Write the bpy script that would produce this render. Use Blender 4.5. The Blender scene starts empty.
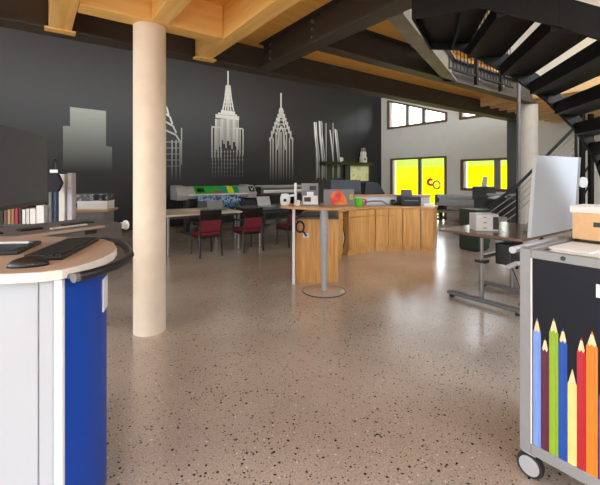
import bpy, bmesh, math, random
from mathutils import Vector, Matrix
random.seed(7)
S = bpy.context.scene
C = S.collection
PI = math.pi

# ------------------------------------------------------------------ frame
# camera stands at the origin looking along +Y; the hall is turned by ROT
ROT = math.atan2(368, 507)
UX, UY = math.cos(ROT), math.sin(ROT)
CAMH = 1.5
def ab(a, b):                       # hall coordinates -> world plan
    return (a*UX - b*UY, a*UY + b*UX)
def at(px, py, depth):              # a sight line of the photo at a known depth
    return Vector(((px-300)/368*depth, depth, CAMH + (177-py)/368*depth))
def floor_at(px, py):
    d = CAMH*368/(py-177)
    return Vector(((px-300)/368*d, d, 0))

# ------------------------------------------------------------------ materials
def lin(c):
    return tuple(((v/255)/12.92 if v/255 <= .04045 else ((v/255+.055)/1.055)**2.4) for v in c) + (1,)
MATS = {}
def base(name):
    m = bpy.data.materials.new(name); m.use_nodes = True
    nt = m.node_tree; b = nt.nodes['Principled BSDF']
    return m, nt, b
def mat(name, c, rough=.5, metal=0, var=.06, scale=18, bump=0, spec=.5):
    if name in MATS: return MATS[name]
    m, nt, b = base(name)
    col = lin(c)
    tc = nt.nodes.new('ShaderNodeTexCoord'); nz = nt.nodes.new('ShaderNodeTexNoise')
    nz.inputs['Scale'].default_value = scale; nz.inputs['Detail'].default_value = 4
    nt.links.new(tc.outputs['Object'], nz.inputs['Vector'])
    rp = nt.nodes.new('ShaderNodeValToRGB')
    rp.color_ramp.elements[0].position = .3; rp.color_ramp.elements[1].position = .7
    rp.color_ramp.elements[0].color = tuple(v*(1-var) for v in col[:3]) + (1,)
    rp.color_ramp.elements[1].color = tuple(min(1, v*(1+var)) for v in col[:3]) + (1,)
    nt.links.new(nz.outputs['Fac'], rp.inputs['Fac']); nt.links.new(rp.outputs['Color'], b.inputs['Base Color'])
    b.inputs['Roughness'].default_value = rough; b.inputs['Metallic'].default_value = metal
    b.inputs['Specular IOR Level'].default_value = spec
    if bump:
        bp = nt.nodes.new('ShaderNodeBump'); bp.inputs['Strength'].default_value = bump; bp.inputs['Distance'].default_value = .004
        nt.links.new(nz.outputs['Fac'], bp.inputs['Height']); nt.links.new(bp.outputs['Normal'], b.inputs['Normal'])
    MATS[name] = m; return m
def wood(name, c, dark, axis=0, sc=5, rough=.45):
    m, nt, b = base(name)
    tc = nt.nodes.new('ShaderNodeTexCoord'); mp = nt.nodes.new('ShaderNodeMapping')
    s = [sc*3]*3; s[axis] = sc*.22; mp.inputs['Scale'].default_value = s
    nz = nt.nodes.new('ShaderNodeTexNoise'); nz.inputs['Scale'].default_value = 1.5; nz.inputs['Detail'].default_value = 6
    nz.inputs['Distortion'].default_value = .6
    rp = nt.nodes.new('ShaderNodeValToRGB'); rp.color_ramp.elements[0].position = .32; rp.color_ramp.elements[1].position = .66
    rp.color_ramp.elements[0].color = lin(dark); rp.color_ramp.elements[1].color = lin(c)
    nt.links.new(tc.outputs['Object'], mp.inputs['Vector']); nt.links.new(mp.outputs['Vector'], nz.inputs['Vector'])
    nt.links.new(nz.outputs['Fac'], rp.inputs['Fac']); nt.links.new(rp.outputs['Color'], b.inputs['Base Color'])
    b.inputs['Roughness'].default_value = rough
    return m
def floor_material():
    m, nt, b = base('polished_concrete')
    N = nt.nodes.new; L = nt.links.new
    tc = N('ShaderNodeTexCoord')
    big = N('ShaderNodeTexNoise'); big.inputs['Scale'].default_value = .9; big.inputs['Detail'].default_value = 5
    L(tc.outputs['Object'], big.inputs['Vector'])
    r0 = N('ShaderNodeValToRGB'); r0.color_ramp.elements[0].position = .3; r0.color_ramp.elements[1].position = .7
    r0.color_ramp.elements[0].color = lin((178, 162, 147)); r0.color_ramp.elements[1].color = lin((206, 190, 174))
    L(big.outputs['Fac'], r0.inputs['Fac'])
    fine = N('ShaderNodeTexNoise'); fine.inputs['Scale'].default_value = 90; fine.inputs['Detail'].default_value = 3
    L(tc.outputs['Object'], fine.inputs['Vector'])
    mx0 = N('ShaderNodeMix'); mx0.data_type = 'RGBA'; mx0.blend_type = 'OVERLAY'; mx0.inputs[0].default_value = .6
    L(r0.outputs['Color'], mx0.inputs[6]); L(fine.outputs['Fac'], mx0.inputs[7])
    last = mx0.outputs[2]
    patch = N('ShaderNodeTexNoise'); patch.inputs['Scale'].default_value = 1.3; patch.inputs['Detail'].default_value = 2
    L(tc.outputs['Object'], patch.inputs['Vector'])
    for sc, thr, colr, keep in ((38, .32, (56, 48, 44), .42), (66, .34, (74, 62, 56), .40), (40, .28, (226, 216, 202), .72)):
        v = N('ShaderNodeTexVoronoi'); v.inputs['Scale'].default_value = sc; v.inputs['Randomness'].default_value = 1
        L(tc.outputs['Object'], v.inputs['Vector'])
        sep = N('ShaderNodeSeparateColor'); L(v.outputs['Color'], sep.inputs[0])
        # cells kept only where a random number beats the patch density
        dens = N('ShaderNodeMath'); dens.operation = 'MULTIPLY_ADD'
        L(patch.outputs['Fac'], dens.inputs[0]); dens.inputs[1].default_value = -1.1; dens.inputs[2].default_value = keep + .62
        k = N('ShaderNodeMath'); k.operation = 'GREATER_THAN'; L(sep.outputs[0], k.inputs[0]); L(dens.outputs[0], k.inputs[1])
        sz = N('ShaderNodeMath'); sz.operation = 'MULTIPLY'; L(sep.outputs[1], sz.inputs[0]); sz.inputs[1].default_value = thr
        d = N('ShaderNodeMath'); d.operation = 'LESS_THAN'; L(v.outputs['Distance'], d.inputs[0]); L(sz.outputs[0], d.inputs[1])
        a_ = N('ShaderNodeMath'); a_.operation = 'MULTIPLY'; L(k.outputs[0], a_.inputs[0]); L(d.outputs[0], a_.inputs[1])
        mx = N('ShaderNodeMix'); mx.data_type = 'RGBA'
        L(a_.outputs[0], mx.inputs[0]); L(last, mx.inputs[6]); mx.inputs[7].default_value = lin(colr)
        last = mx.outputs[2]
    L(last, b.inputs['Base Color'])
    rr = N('ShaderNodeMapRange'); rr.inputs['To Min'].default_value = .17; rr.inputs['To Max'].default_value = .26
    L(big.outputs['Fac'], rr.inputs['Value']); L(rr.outputs['Result'], b.inputs['Roughness'])
    b.inputs['Specular IOR Level'].default_value = .6
    b.inputs['Coat Weight'].default_value = .6; b.inputs['Coat Roughness'].default_value = .21; b.inputs['Coat IOR'].default_value = 1.55
    return m
def fade_material(name, top, wallc, z0, z1, metal=0):
    # mural paint that thins out towards the lower end of each painted tower
    m, nt, b = base(name)
    tc = nt.nodes.new('ShaderNodeTexCoord'); sp = nt.nodes.new('ShaderNodeSeparateXYZ')
    mr = nt.nodes.new('ShaderNodeMapRange'); mr.inputs['From Min'].default_value = z0; mr.inputs['From Max'].default_value = z1
    rp = nt.nodes.new('ShaderNodeValToRGB')
    rp.color_ramp.elements[0].color = lin(wallc); rp.color_ramp.elements[1].color = lin(top)
    nt.links.new(tc.outputs['Object'], sp.inputs[0]); nt.links.new(sp.outputs['Z'], mr.inputs['Value'])
    nt.links.new(mr.outputs['Result'], rp.inputs['Fac']); nt.links.new(rp.outputs['Color'], b.inputs['Base Color'])
    b.inputs['Roughness'].default_value = .45; b.inputs['Metallic'].default_value = metal
    return m
def glass_material():
    m, nt, b = base('window_glass')
    out = nt.nodes['Material Output']
    t = nt.nodes.new('ShaderNodeBsdfTransparent'); g = nt.nodes.new('ShaderNodeBsdfGlossy'); g.inputs['Roughness'].default_value = .02
    fr = nt.nodes.new('ShaderNodeFresnel'); fr.inputs['IOR'].default_value = 1.45
    nt.nodes.remove(b)
    mx = nt.nodes.new('ShaderNodeMixShader')
    nt.links.new(fr.outputs[0], mx.inputs[0]); nt.links.new(t.outputs[0], mx.inputs[1]); nt.links.new(g.outputs[0], mx.inputs[2])
    nt.links.new(mx.outputs[0], out.inputs['Surface'])
    return m
def art_material(name, cols, scale=6):
    m, nt, b = base(name)
    tc = nt.nodes.new('ShaderNodeTexCoord'); v = nt.nodes.new('ShaderNodeTexVoronoi'); v.inputs['Scale'].default_value = scale
    nz = nt.nodes.new('ShaderNodeTexNoise'); nz.inputs['Scale'].default_value = scale*1.3; nz.inputs['Detail'].default_value = 5
    rp = nt.nodes.new('ShaderNodeValToRGB'); cr = rp.color_ramp
    while len(cr.elements) < len(cols): cr.elements.new(.5)
    for i, c in enumerate(cols):
        cr.elements[i].position = .28 + .44*i/(len(cols)-1); cr.elements[i].color = lin(c)
    nt.links.new(tc.outputs['Object'], nz.inputs['Vector']); nt.links.new(nz.outputs['Fac'], rp.inputs['Fac'])
    nt.links.new(rp.outputs['Color'], b.inputs['Base Color']); b.inputs['Roughness'].default_value = .35
    return m

WALLBLACK = (27, 27, 31)
M = dict(
    floor=floor_material(),
    black_wall=mat('black_wall_paint', WALLBLACK, .42, var=.05, scale=2),
    white_wall=mat('gable_plaster', (226, 227, 222), .8, var=.02, scale=3),
    roof=mat('roof_board', (196, 186, 166), .8),
    concrete=mat('column_concrete', (232, 218, 198), .7, var=.05, scale=6, bump=.15),
    concrete_shaded=mat('column_concrete_shaded', (176, 168, 156), .7, var=.05, scale=6),  # same concrete darkened, the far column's shade is in the colour
    steel=mat('beam_steel', (66, 60, 56), .55, 0, var=.12, scale=5),
    steel_light=mat('beam_steel_grey', (120, 114, 104), .5, 0, var=.2, scale=7),
    stair_steel=mat('stair_steel', (13, 12, 12), .55, 0, var=.1, scale=6, spec=.25),
    bolt=mat('bolt_zinc', (150, 145, 138), .35, .7),
    glulam=wood('glulam', (250, 208, 130), (238, 186, 102), 1, 4, .5),
    joist=wood('joist_timber', (232, 200, 150), (214, 176, 124), 1, 4, .55),
    glulam_x=wood('glulam_trimmer', (250, 208, 130), (238, 186, 102), 0, 4, .5),
    ceil_wood=wood('ceiling_board', (250, 198, 108), (238, 178, 86), 0, 2.5, .55),
    oak=wood('counter_oak', (226, 172, 104), (196, 138, 72), 2, 5, .4),
    oak_top=wood('oak_top', (206, 162, 112), (178, 132, 84), 0, 5, .35),
    darktop=mat('dark_worktop', (84, 76, 70), .35),
    frame_brown=wood('frame_brown', (122, 92, 72), (98, 72, 56), 2, 5, .5),
    white=mat('white_plastic', (232, 232, 232), .4, var=.02),
    offwhite=mat('off_white_paper', (226, 222, 214), .7, var=.03),
    terminal_grey=mat('terminal_light_grey', (174, 177, 182), .45, var=.015, scale=3),
    panelwhite=mat('panel_white', (206, 209, 214), .45, var=.015, scale=3),
    grey=mat('grey_paint', (140, 140, 140), .45, var=.03),
    midgrey=mat('mid_grey_plastic', (120, 122, 126), .5),
    darkgrey=mat('dark_grey_plastic', (62, 64, 68), .5),
    plotter_grey=mat('plotter_grey', (186, 192, 198), .4),
    machine=mat('machine_grey', (104, 102, 104), .5, var=.08),
    black=mat('black_plastic', (24, 24, 26), .4),
    blackmat=mat('black_lacquer', (13, 12, 12), .35),
    screen=mat('screen_matte', (62, 70, 82), .55, var=.02),
    navy=mat('navy_print', (17, 18, 27), .55, var=.03, spec=.25),
    blue=mat('blue_panel', (4, 66, 166), .45, var=.02, spec=.3),
    beige=mat('beige_laminate', (182, 162, 146), .45, var=.03),
    chrome=mat('brushed_steel', (150, 148, 146), .28, .9, var=.04),
    silver=mat('silver_paint', (178, 180, 184), .35, .2),
    red=mat('red_upholstery', (104, 14, 30), .75, var=.1, scale=60),
    tabletop=mat('table_beige', (196, 178, 156), .4),
    tabledark=mat('table_dark', (52, 50, 52), .3),
    brown_top=wood('table_brown', (132, 104, 86), (112, 86, 70), 0, 4, .18),
    card=mat('cardboard', (220, 178, 132), .75, var=.05, scale=30),
    glass=glass_material(),
    tray=mat('tray_grey', (112, 104, 98), .4),
    rubber=mat('rubber', (30, 30, 32), .6),
    reveal=mat('white_reveal', (232, 230, 226), .6),
    aluminium=mat('window_aluminium', (128, 130, 130), .4, .3),
    pave=mat('outside_paving', (176, 170, 160), .9, spec=0, var=.08, scale=1),
    rape=mat('rape_blossom', (176, 160, 1), .95, spec=0, var=.08, scale=.8),
    meadow=mat('meadow_green', (110, 146, 44), .95, spec=0, var=.1, scale=.5),
)

# ------------------------------------------------------------------ mesh builder
class MB:
    def __init__(s): s.bm = bmesh.new()
    def box(s, cx, cy, cz, sx, sy, sz, rz=0, mtx=None):
        m = Matrix.Translation((cx, cy, cz)) @ Matrix.Rotation(rz, 4, 'Z')
        if mtx is not None: m = Matrix.Translation((cx, cy, cz)) @ mtx
        bmesh.ops.create_cube(s.bm, size=1, matrix=m @ Matrix.Diagonal((sx, sy, sz, 1)))
        return s
    def b2(s, x0, y0, z0, x1, y1, z1):
        return s.box((x0+x1)/2, (y0+y1)/2, (z0+z1)/2, abs(x1-x0), abs(y1-y0), abs(z1-z0))
    def beam(s, p, q, w, h, up=(0, 0, 1)):
        p, q = Vector(p), Vector(q); d = q-p; x = d.normalized(); z = Vector(up)
        y = z.cross(x).normalized(); z = x.cross(y)
        m = Matrix((x, y, z)).transposed().to_4x4(); m.translation = (p+q)/2
        bmesh.ops.create_cube(s.bm, size=1, matrix=m @ Matrix.Diagonal((d.length, w, h, 1)))
        return s
    def cyl(s, p, q, r, r2=None, n=16):
        p, q = Vector(p), Vector(q); d = q-p
        m = d.to_track_quat('Z', 'Y').to_matrix().to_4x4(); m.translation = (p+q)/2
        bmesh.ops.create_cone(s.bm, cap_ends=True, segments=n, radius1=r, radius2=r if r2 is None else r2, depth=d.length, matrix=m)
        return s
    def ball(s, c, r, sc=(1, 1, 1), n=14):
        bmesh.ops.create_uvsphere(s.bm, u_segments=n, v_segments=n//2+2, radius=r, matrix=Matrix.Translation(c) @ Matrix.Diagonal((*sc, 1)))
        return s
    def tube(s, pts, r, n=8, closed=False):
        pts = [Vector(p) for p in pts]; rings = []
        for i, p in enumerate(pts):
            if closed: t = pts[(i+1) % len(pts)] - pts[i-1]
            else: t = pts[min(i+1, len(pts)-1)] - pts[max(i-1, 0)]
            q = t.to_track_quat('Z', 'Y')
            rings.append([s.bm.verts.new(p + q @ Vector((r*math.cos(2*PI*k/n), r*math.sin(2*PI*k/n), 0))) for k in range(n)])
        rng = range(len(rings)) if closed else range(len(rings)-1)
        for i in rng:
            A, B = rings[i], rings[(i+1) % len(rings)]
            # pick the best alignment between neighbouring rings
            o = min(range(n), key=lambda o: sum((A[k].co-B[(k+o) % n].co).length for k in range(n)))
            for k in range(n):
                s.bm.faces.new((A[k], A[(k+1) % n], B[(k+1+o) % n], B[(k+o) % n]))
        if not closed:
            s.bm.faces.new(rings[0][::-1]); s.bm.faces.new(rings[-1])
        return s
    def lathe(s, prof, c=(0, 0, 0), n=28):
        rings = [[s.bm.verts.new((c[0]+r*math.cos(2*PI*k/n), c[1]+r*math.sin(2*PI*k/n), c[2]+z)) for k in range(n)] for r, z in prof]
        for A, B in zip(rings, rings[1:]):
            for k in range(n): s.bm.faces.new((A[k], A[(k+1) % n], B[(k+1) % n], B[k]))
        s.bm.faces.new(rings[0][::-1]); s.bm.faces.new(rings[-1])
        return s
    def slab(s, poly, vec):             # polygon (3-D points) swept along vec
        vec = Vector(vec)
        A = [s.bm.verts.new(p) for p in poly]; B = [s.bm.verts.new(Vector(p)+vec) for p in poly]
        n = len(A)
        f0 = s.bm.faces.new(A[::-1]); f1 = s.bm.faces.new(B)
        for k in range(n): s.bm.faces.new((A[k], A[(k+1) % n], B[(k+1) % n], B[k]))
        f0.normal_update(); f1.normal_update()
        bmesh.ops.triangulate(s.bm, faces=[f0, f1])
        return s
    def prism(s, poly, z0, z1):
        return s.slab([(x, y, z0) for x, y in poly], (0, 0, z1-z0))
    def ibeam(s, p, q, h, w, tf=.025, tw=.02):   # p, q on the centre line of the underside
        p, q = Vector(p), Vector(q); Z = Vector((0, 0, 1))
        s.beam(p+Z*tf/2, q+Z*tf/2, w, tf); s.beam(p+Z*(h-tf/2), q+Z*(h-tf/2), w, tf)
        s.beam(p+Z*h/2, q+Z*h/2, tw, h-2*tf); return s
    def arc(s, cx, cy, r0, r1, d0, d1, z0, z1, n=10):
        pts = [(cx+r0*math.cos(math.radians(d0+(d1-d0)*i/n)), cy+r0*math.sin(math.radians(d0+(d1-d0)*i/n))) for i in range(n+1)]
        pts += [(cx+r1*math.cos(math.radians(d1+(d0-d1)*i/n)), cy+r1*math.sin(math.radians(d1+(d0-d1)*i/n))) for i in range(n+1)]
        return s.prism(pts, z0, z1)

def obj(name, mb, m, parent=None, bevel=0, smooth=False, loc=None, rz=None):
    bmesh.ops.recalc_face_normals(mb.bm, faces=mb.bm.faces)
    me = bpy.data.meshes.new(name); mb.bm.to_mesh(me); mb.bm.free()
    o = bpy.data.objects.new(name, me); C.objects.link(o)
    for x in (m if isinstance(m, list) else [m]): me.materials.append(x)
    if parent is not None: o.parent = parent
    if loc is not None: o.location = loc
    if rz is not None: o.rotation_euler.z = rz
    if bevel:
        bv = o.modifiers.new('bevel', 'BEVEL'); bv.width = bevel; bv.segments = 2; bv.limit_method = 'ANGLE'; bv.angle_limit = .6
    if smooth:
        for p in me.polygons: p.use_smooth = True
        if smooth != 'all':
            try: me.set_sharp_from_angle(angle=.7)
            except Exception: pass
    return o
def tag(o, label=None, cat=None, group=None, kind=None):
    if label: o['label'] = label
    if cat: o['category'] = cat
    if group: o['group'] = group
    if kind: o['kind'] = kind
    return o
def thing(name, label, cat, loc=(0, 0, 0), rz=0, group=None):
    o = bpy.data.objects.new(name, None); C.objects.link(o); o.empty_display_size = .1
    o.location = loc; o.rotation_euler.z = rz
    return tag(o, label, cat, group)
def struct(name, loc=(0, 0, 0), rz=0):
    o = bpy.data.objects.new(name, None); C.objects.link(o); o.empty_display_size = .1
    o.location = loc; o.rotation_euler.z = rz; o['kind'] = 'structure'
    return o
def smesh(name, mb, m, **k):
    return tag(obj(name, mb, m, **k), kind='structure')
def kids(root): return [o for o in bpy.data.objects if o.parent == root]
def dup(root, loc, rz, label=None):
    r = root.copy(); C.objects.link(r); r.location = loc; r.rotation_euler.z = rz
    if label: r['label'] = label
    for ch in kids(root):
        c = ch.copy(); C.objects.link(c); c.parent = r
        for g in kids(ch):
            d = g.copy(); C.objects.link(d); d.parent = c
    return r
def hall(a, b, z=0):
    x, y = ab(a, b); return (x, y, z)

# ------------------------------------------------------------------ setting: shell in hall coordinates
BW, GW = 11.2, 12.63             # black wall at b = BW, gable wall at a = GW
A0, B0 = -7.0, -4.5
smesh('floor', MB().b2(A0, B0, -.12, GW, BW, 0), M['floor'], rz=ROT)
smesh('wall_back', MB().b2(-3.2, BW, 0, GW+.25, BW+.25, 6.8), M['black_wall'], rz=ROT)
smesh('roof', MB().b2(A0, -2.2, 6.6, GW+.25, BW+.25, 6.8), M['roof'], rz=ROT)

smesh('wall_left_light_block', MB().b2(-3.45, 5.0, 0, -3.2, BW+.25, 4.2), M['white_wall'], rz=ROT)  # unseen part-height wall, added to dim the black wall and mid floor
smesh('wall_front_light_block', MB().b2(A0, B0-.2, 0, GW+.25, B0, 3.4), M['white_wall'], rz=ROT)  # unseen wall behind the camera, added to block low sky light

# gable wall: cells around its openings (b0, b1, z0, z1)
D1 = (8.0, 10.66, 0, 2.28); W1 = (4.95, 7.40, 1.03, 2.12); W4 = (1.15, 3.2, .75, 2.12)
U1 = (7.97, 10.83, 3.6, 4.86, 3.92); U2 = (4.9, 7.45, 3.6, 4.3, 3.92)
def wall_with_holes():
    mb = MB()
    bs = sorted({B0, BW, 8.0, 10.66, 4.95, 7.40, 1.15, 3.2, 7.97, 10.83, 4.9, 7.45})
    zs = sorted({0, 6.6, 2.28, 1.03, 2.12, .75, 3.6, 4.86, 4.3})
    H = [D1, W1, W4, U1[:4], U2[:4]]
    for i in range(len(bs)-1):
        z_run = None
        for j in range(len(zs)-1):
            cb, cz = (bs[i]+bs[i+1])/2, (zs[j]+zs[j+1])/2
            hole = any(h[0] < cb < h[1] and h[2] < cz < h[3] for h in H)
            if not hole and z_run is None: z_run = zs[j]
            if (hole or j == len(zs)-2) and z_run is not None:
                mb.b2(GW, bs[i], z_run, GW+.25, bs[i+1], zs[j] if hole else zs[j+1]); z_run = None
    # sloping heads of the two upper openings
    for (b0, b1, z0, zt, zr) in (U1, U2):
        if b1 > 8: mb.slab([(GW, b1, zt), (GW, b0, zt), (GW, b0, zr)], (.25, 0, 0))
    return mb
smesh('wall_right', wall_with_holes(), M['white_wall'], rz=ROT)

def window(name, b0, b1, z0, z1, muls, zr=None, frame='frame_brown', door=False):
    """timber-framed opening; zr = lower head height at the b0 end when the head slopes"""
    zr = z1 if zr is None else zr
    r = struct(name, rz=ROT)
    x0, x1 = GW-.03, GW+.12
    f = MB(); w = .075
    f.b2(x0, b0-.02, z0, x1, b0+w, zr); f.b2(x0, b1-w, z0, x1, b1+.02, z1)
    f.beam((GW+.045, b0, zr-w/2+.02), (GW+.045, b1, z1-w/2+.02), .15, w)
    if not door: f.b2(x0, b0, z0-.02, x1, b1, z0+w)
    obj('window_frame', f, M[frame], r)
    rv = MB(); rv.b2(GW+.02, b1-w-.05, z0+.02, GW+.2, b1-w, z1-w)
    rv.b2(GW+.1, b0+w, z0+(0 if door else w), GW+.16, b0+w+.05, zr-w)
    obj('sash', rv, M['reveal'], r)
    for b, wd in muls:
        t = (b-b0)/(b1-b0)
        obj('mullion', MB().b2(GW+.05, b-wd/2, z0, GW+.15, b+wd/2, zr+(z1-zr)*t-.03), M['aluminium'], r)
    g = MB().slab([(GW+.1, b0+w, z0+.03), (GW+.1, b1-w, z0+.03), (GW+.1, b1-w, z1-w), (GW+.1, b0+w, zr-w)], (.008, 0, 0))
    obj('glass_pane', g, M['glass'], r)
    return r
d1 = window('door_1', *D1, [(9.23, .14)], door=True)
window('window_1', *W1, [(6.15, .2)])
window('window_2', U1[0], U1[1], U1[2], U1[3], [(9.05, .14), (9.85, .12)], zr=U1[4])
window('window_3', U2[0], U2[1], U2[2], U2[3], [(6.1, .12)])
window('window_4', *W4, [(2.1, .1)])
obj('door_sill', MB().b2(GW-.02, 8.0, 0, GW+.2, 10.66, .04), M['aluminium'], d1)
def ring_on_glass(b, z, r, a0, a1, m, th):
    pts = [(GW+.085, b-r*math.cos(t), z+r*math.sin(t)) for t in [a0+(a1-a0)*i/18 for i in range(19)]]
    obj('sticker', MB().tube(pts, th, 6), m, d1)
ring_on_glass(8.74, 1.3, .11, math.radians(50), math.radians(310), mat('sticker_red', (222, 40, 36), .5), .055)
ring_on_glass(8.46, 1.2, .15, 0, math.radians(350), mat('sticker_grey', (180, 180, 140), .5), .04)

# land beyond the gable
def ground_strip(name, a0, z0, a1, z1, m, label, cat):
    o = obj(name, MB().slab([(a0, -60, z0), (a0, 60, z0), (a1, 60, z1), (a1, -60, z1)], (0, 0, -.3)), m, rz=ROT)
    tag(o, label, cat, kind='stuff')
ground_strip('rape_field', 13.6, -.1, 31, 2.5, M['rape'], 'bright yellow flowering field outside the glass door', 'field')
ground_strip('meadow', 31.05, 2.5, 150, 16, M['meadow'], 'pale green meadow on the slope above the yellow field', 'field')
smesh('ground', MB().b2(-60, -60, -.4, 13.6, 60, -.14), M['pave'], rz=ROT)

# mezzanine ceiling and deck
CZ = 3.3
def deck(name, polys):
    for p in polys: smesh(name, MB().prism(p, CZ, CZ+.2), M['ceil_wood'], rz=ROT)
deck('ceiling', [[(-4.0, -2.2), (2.56, -2.2), (2.56, 4.49), (-4.0, 4.49)],
                 [(2.56, 3.36), (GW, 3.36), (GW, 4.49), (2.56, 4.49)],
                 [(2.56, 2.2), (5.2, 3.36), (2.56, 3.36)],
                 [(8.2, B0), (GW, B0), (GW, 3.36), (8.2, 3.36)]])

# ------------------------------------------------------------------ steel and timber frame
BZ = 2.96
def steel(name, label, p, q, h, w, m='steel', bolts=(), zb=BZ):
    t = thing(name, label, 'beam', (0, 0, 0), ROT)
    obj('web_and_flanges', MB().ibeam((p[0], p[1], zb), (q[0], q[1], zb), h, w), M[m], t)
    for bp, d in bolts:
        obj('bolt', MB().cyl(bp, Vector(bp)+Vector(d)*.03, .022, n=6), M['bolt'], t)
    return t
bolts1 = []
for k in range(3): bolts1.append(((2.44, 4.23, 3.05+.1*k), (-1, 0, 0)))
steel('steel_beam', 'long dark steel beam in front of the black wall running across the whole hall', (-5, 4.485), (10.3, 4.485), .42, .23)
b2 = []
for b in (4.15, 3.25):
    for k in range(3): b2.append(((2.55, b, 3.06+.09*k), (-1, 0, 0)))
steel('steel_beam', 'bolted dark steel beam running overhead from the timber ceiling to the long beam', (2.56, -2.15), (2.56, 4.36), .36, .19, bolts=b2)
steel('steel_beam', 'dark steel beam with pale lower flange carrying the gallery edge by the stair', (2.66, 3.24), (8.1, 3.24), .36, .17)
steel('steel_beam', 'pale grey diagonal steel beam beside the stair opening', (2.66, 2.2), (5.18, 3.2), .34, .16, m='steel_light')
def glulam(label, a, b0, b1, w=.17, z0=BZ, z1=CZ, m='glulam'):
    t = tag(obj('timber_beam', MB().b2(a-w/2, b0, z0, a+w/2, b1, z1), M[m], rz=ROT, bevel=.006), label, 'beam', 'timber ceiling beams')
    return t
glulam('timber ceiling beam nearest the top left corner, ending above the stepped mural', .22, -2.1, 4.45, .19)
glulam('timber ceiling beam meeting the crossbeam above the round column', .98, -2.1, 3.6)
glulam('timber ceiling beam ending right above the tallest painted tower', 1.71, -2.1, 4.45)
glulam('short timber beam at the far left of the ceiling', -.6, -2.1, 4.45)
tag(obj('timber_crossbeam', MB().b2(.32, 3.61, BZ, 1.62, 3.81, CZ), M['glulam_x'], rz=ROT, bevel=.006),
    'timber crossbeam lying on top of the pale round column', 'beam')
for a in (.22, 1.71):
    tag(obj('bearing_plate', MB().b2(a-.13, 4.3, BZ-.022, a+.13, 4.4, BZ-.002), M['glulam'], rz=ROT),
        'thin wooden bearing plate under the %s timber beam end' % ('stepped-mural' if a < 1 else 'tallest-tower'), 'plate')
for i, a in enumerate([8.27, 8.69, 9.11, 9.53, 9.95, 10.37, 10.79, 11.21, 11.63, 12.05, 12.47]):
    far = ['first', 'second', 'third', 'fourth', 'fifth', 'sixth', 'seventh', 'eighth', 'ninth', 'tenth', 'eleventh'][i]
    tag(obj('timber_joist', MB().b2(a-.045, -4.4, BZ+.14, a+.045, 4.36 if a < 10.5 else 4.48, CZ), M['joist'], rz=ROT),
        '%s timber joist from the stair, under the far gallery near the gable' % far, 'joist', 'joists under the far gallery')

def column(label, x, y, r, top, m):
    n = 40
    o = obj('concrete_column', MB().lathe([(r, 0), (r, .02), (r, top*.5), (r, top)], n=n), M[m], loc=(x, y, 0), smooth=True)
    return tag(o, label, 'column')
cx, cy = ab(.93, 3.72)
column('thick pale round concrete column standing free in the foreground', -1.47, 3.60, .15, BZ, 'concrete')
column('round concrete column behind the white leaning board', 4.63, 7.5, .19, CZ-.34, 'concrete_shaded')
t = thing('steel_post', 'dark steel post under the far end of the long beam', 'post', hall(10.15, 4.485), ROT)
obj('shaft', MB().ibeam((0, 0, 0), (.001, 0, 0), .01, .01).b2(-.12, -.01, .02, .12, .01, BZ).b2(-.13, -.12, .02, -.11, .12, BZ).b2(.11, -.12, .02, .13, .12, BZ), M['darkgrey'], t)
obj('base_plate', MB().b2(-.17, -.16, 0, .17, .16, .02), M['darkgrey'], t)
t = thing('steel_pole', 'thin grey pole standing before the far round column', 'pole', hall(7.2, 3.1), ROT)
obj('pole', MB().cyl((0, 0, .015), (0, 0, 3.3), .03), M['machine'], t, smooth=True)
obj('base_plate', MB().cyl((0, 0, 0), (0, 0, .015), .1), M['machine'], t)

# guard rail of the gallery
t = thing('guard_rail', 'dark gallery railing with thin bars above the stair opening', 'railing', (0, 0, 0), ROT)
for a in (4.95, 5.75, 6.55):
    obj('post', MB().b2(a-.025, 3.09, 2.98, a+.025, 3.14, 4.4), M['stair_steel'], t)
    obj('bolt', MB().cyl((a, 3.10, 3.06), (a, 3.06, 3.06), .02, n=8), M['bolt'], t)
obj('top_rail', MB().b2(4.9, 3.08, 4.4, 7.0, 3.15, 4.45), M['stair_steel'], t)
obj('bottom_rail', MB().b2(4.9, 3.1, 3.1, 7.0, 3.13, 3.13), M['stair_steel'], t)
for k in range(20):
    a = 5.0+.1*k
    obj('bar', MB().cyl((a, 3.115, 3.13), (a, 3.115, 4.41), .008, n=6), M['stair_steel'], t)
tag(obj('gallery_edge_board', MB().b2(4.9, 3.16, 3.5, 8.1, 3.36, 3.56), M['glulam_x'], rz=ROT), 'narrow timber edge board at the foot of the gallery railing', 'board')

# ------------------------------------------------------------------ stair
far = [(1.24, 3.52, 2.72), (1.50, 3.48, 2.70), (1.69, 3.46, 2.6), (1.98, 3.42, 2.42), (2.3, 3.43, 2.2), (2.68, 3.6, 1.97), (2.94, 3.79, 1.83), (3.17, 3.94, 1.65), (4.2, 4.75, .6), (4.75, 5.2, .02)]
near = [(.889, 2.92, 2.75), (1.3, 2.66, 2.72), (1.66, 2.36, 2.46), (1.84, 2.26, 2.34), (2.2, 2.2, 2.1), (2.9, 2.5, 1.7), (3.6, 3.1, 1.2), (4.6, 4.1, .5), (5.15, 4.6, .02)]
def on(path, h):
    for p, q in zip(path, path[1:]):
        if p[2] >= h >= q[2]:
            f = (p[2]-h)/max(1e-6, p[2]-q[2]); return Vector(p).lerp(Vector(q), f)
    return Vector(path[0] if h > path[0][2] else path[-1])
t = thing('steel_staircase', 'dark steel staircase descending overhead from the gallery, seen from below', 'staircase')
def stringer(path, hgt):
    mb = MB()
    for p, q in zip(path, path[1:]):
        p, q = Vector(p), Vector(q); d = (q-p); nrm = Vector((-d.y, d.x, 0)).normalized()*.012
        mb.slab([p-nrm, q-nrm, q-nrm+Vector((0, 0, hgt)), p-nrm+Vector((0, 0, hgt))], nrm*2)
    return mb
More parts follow.
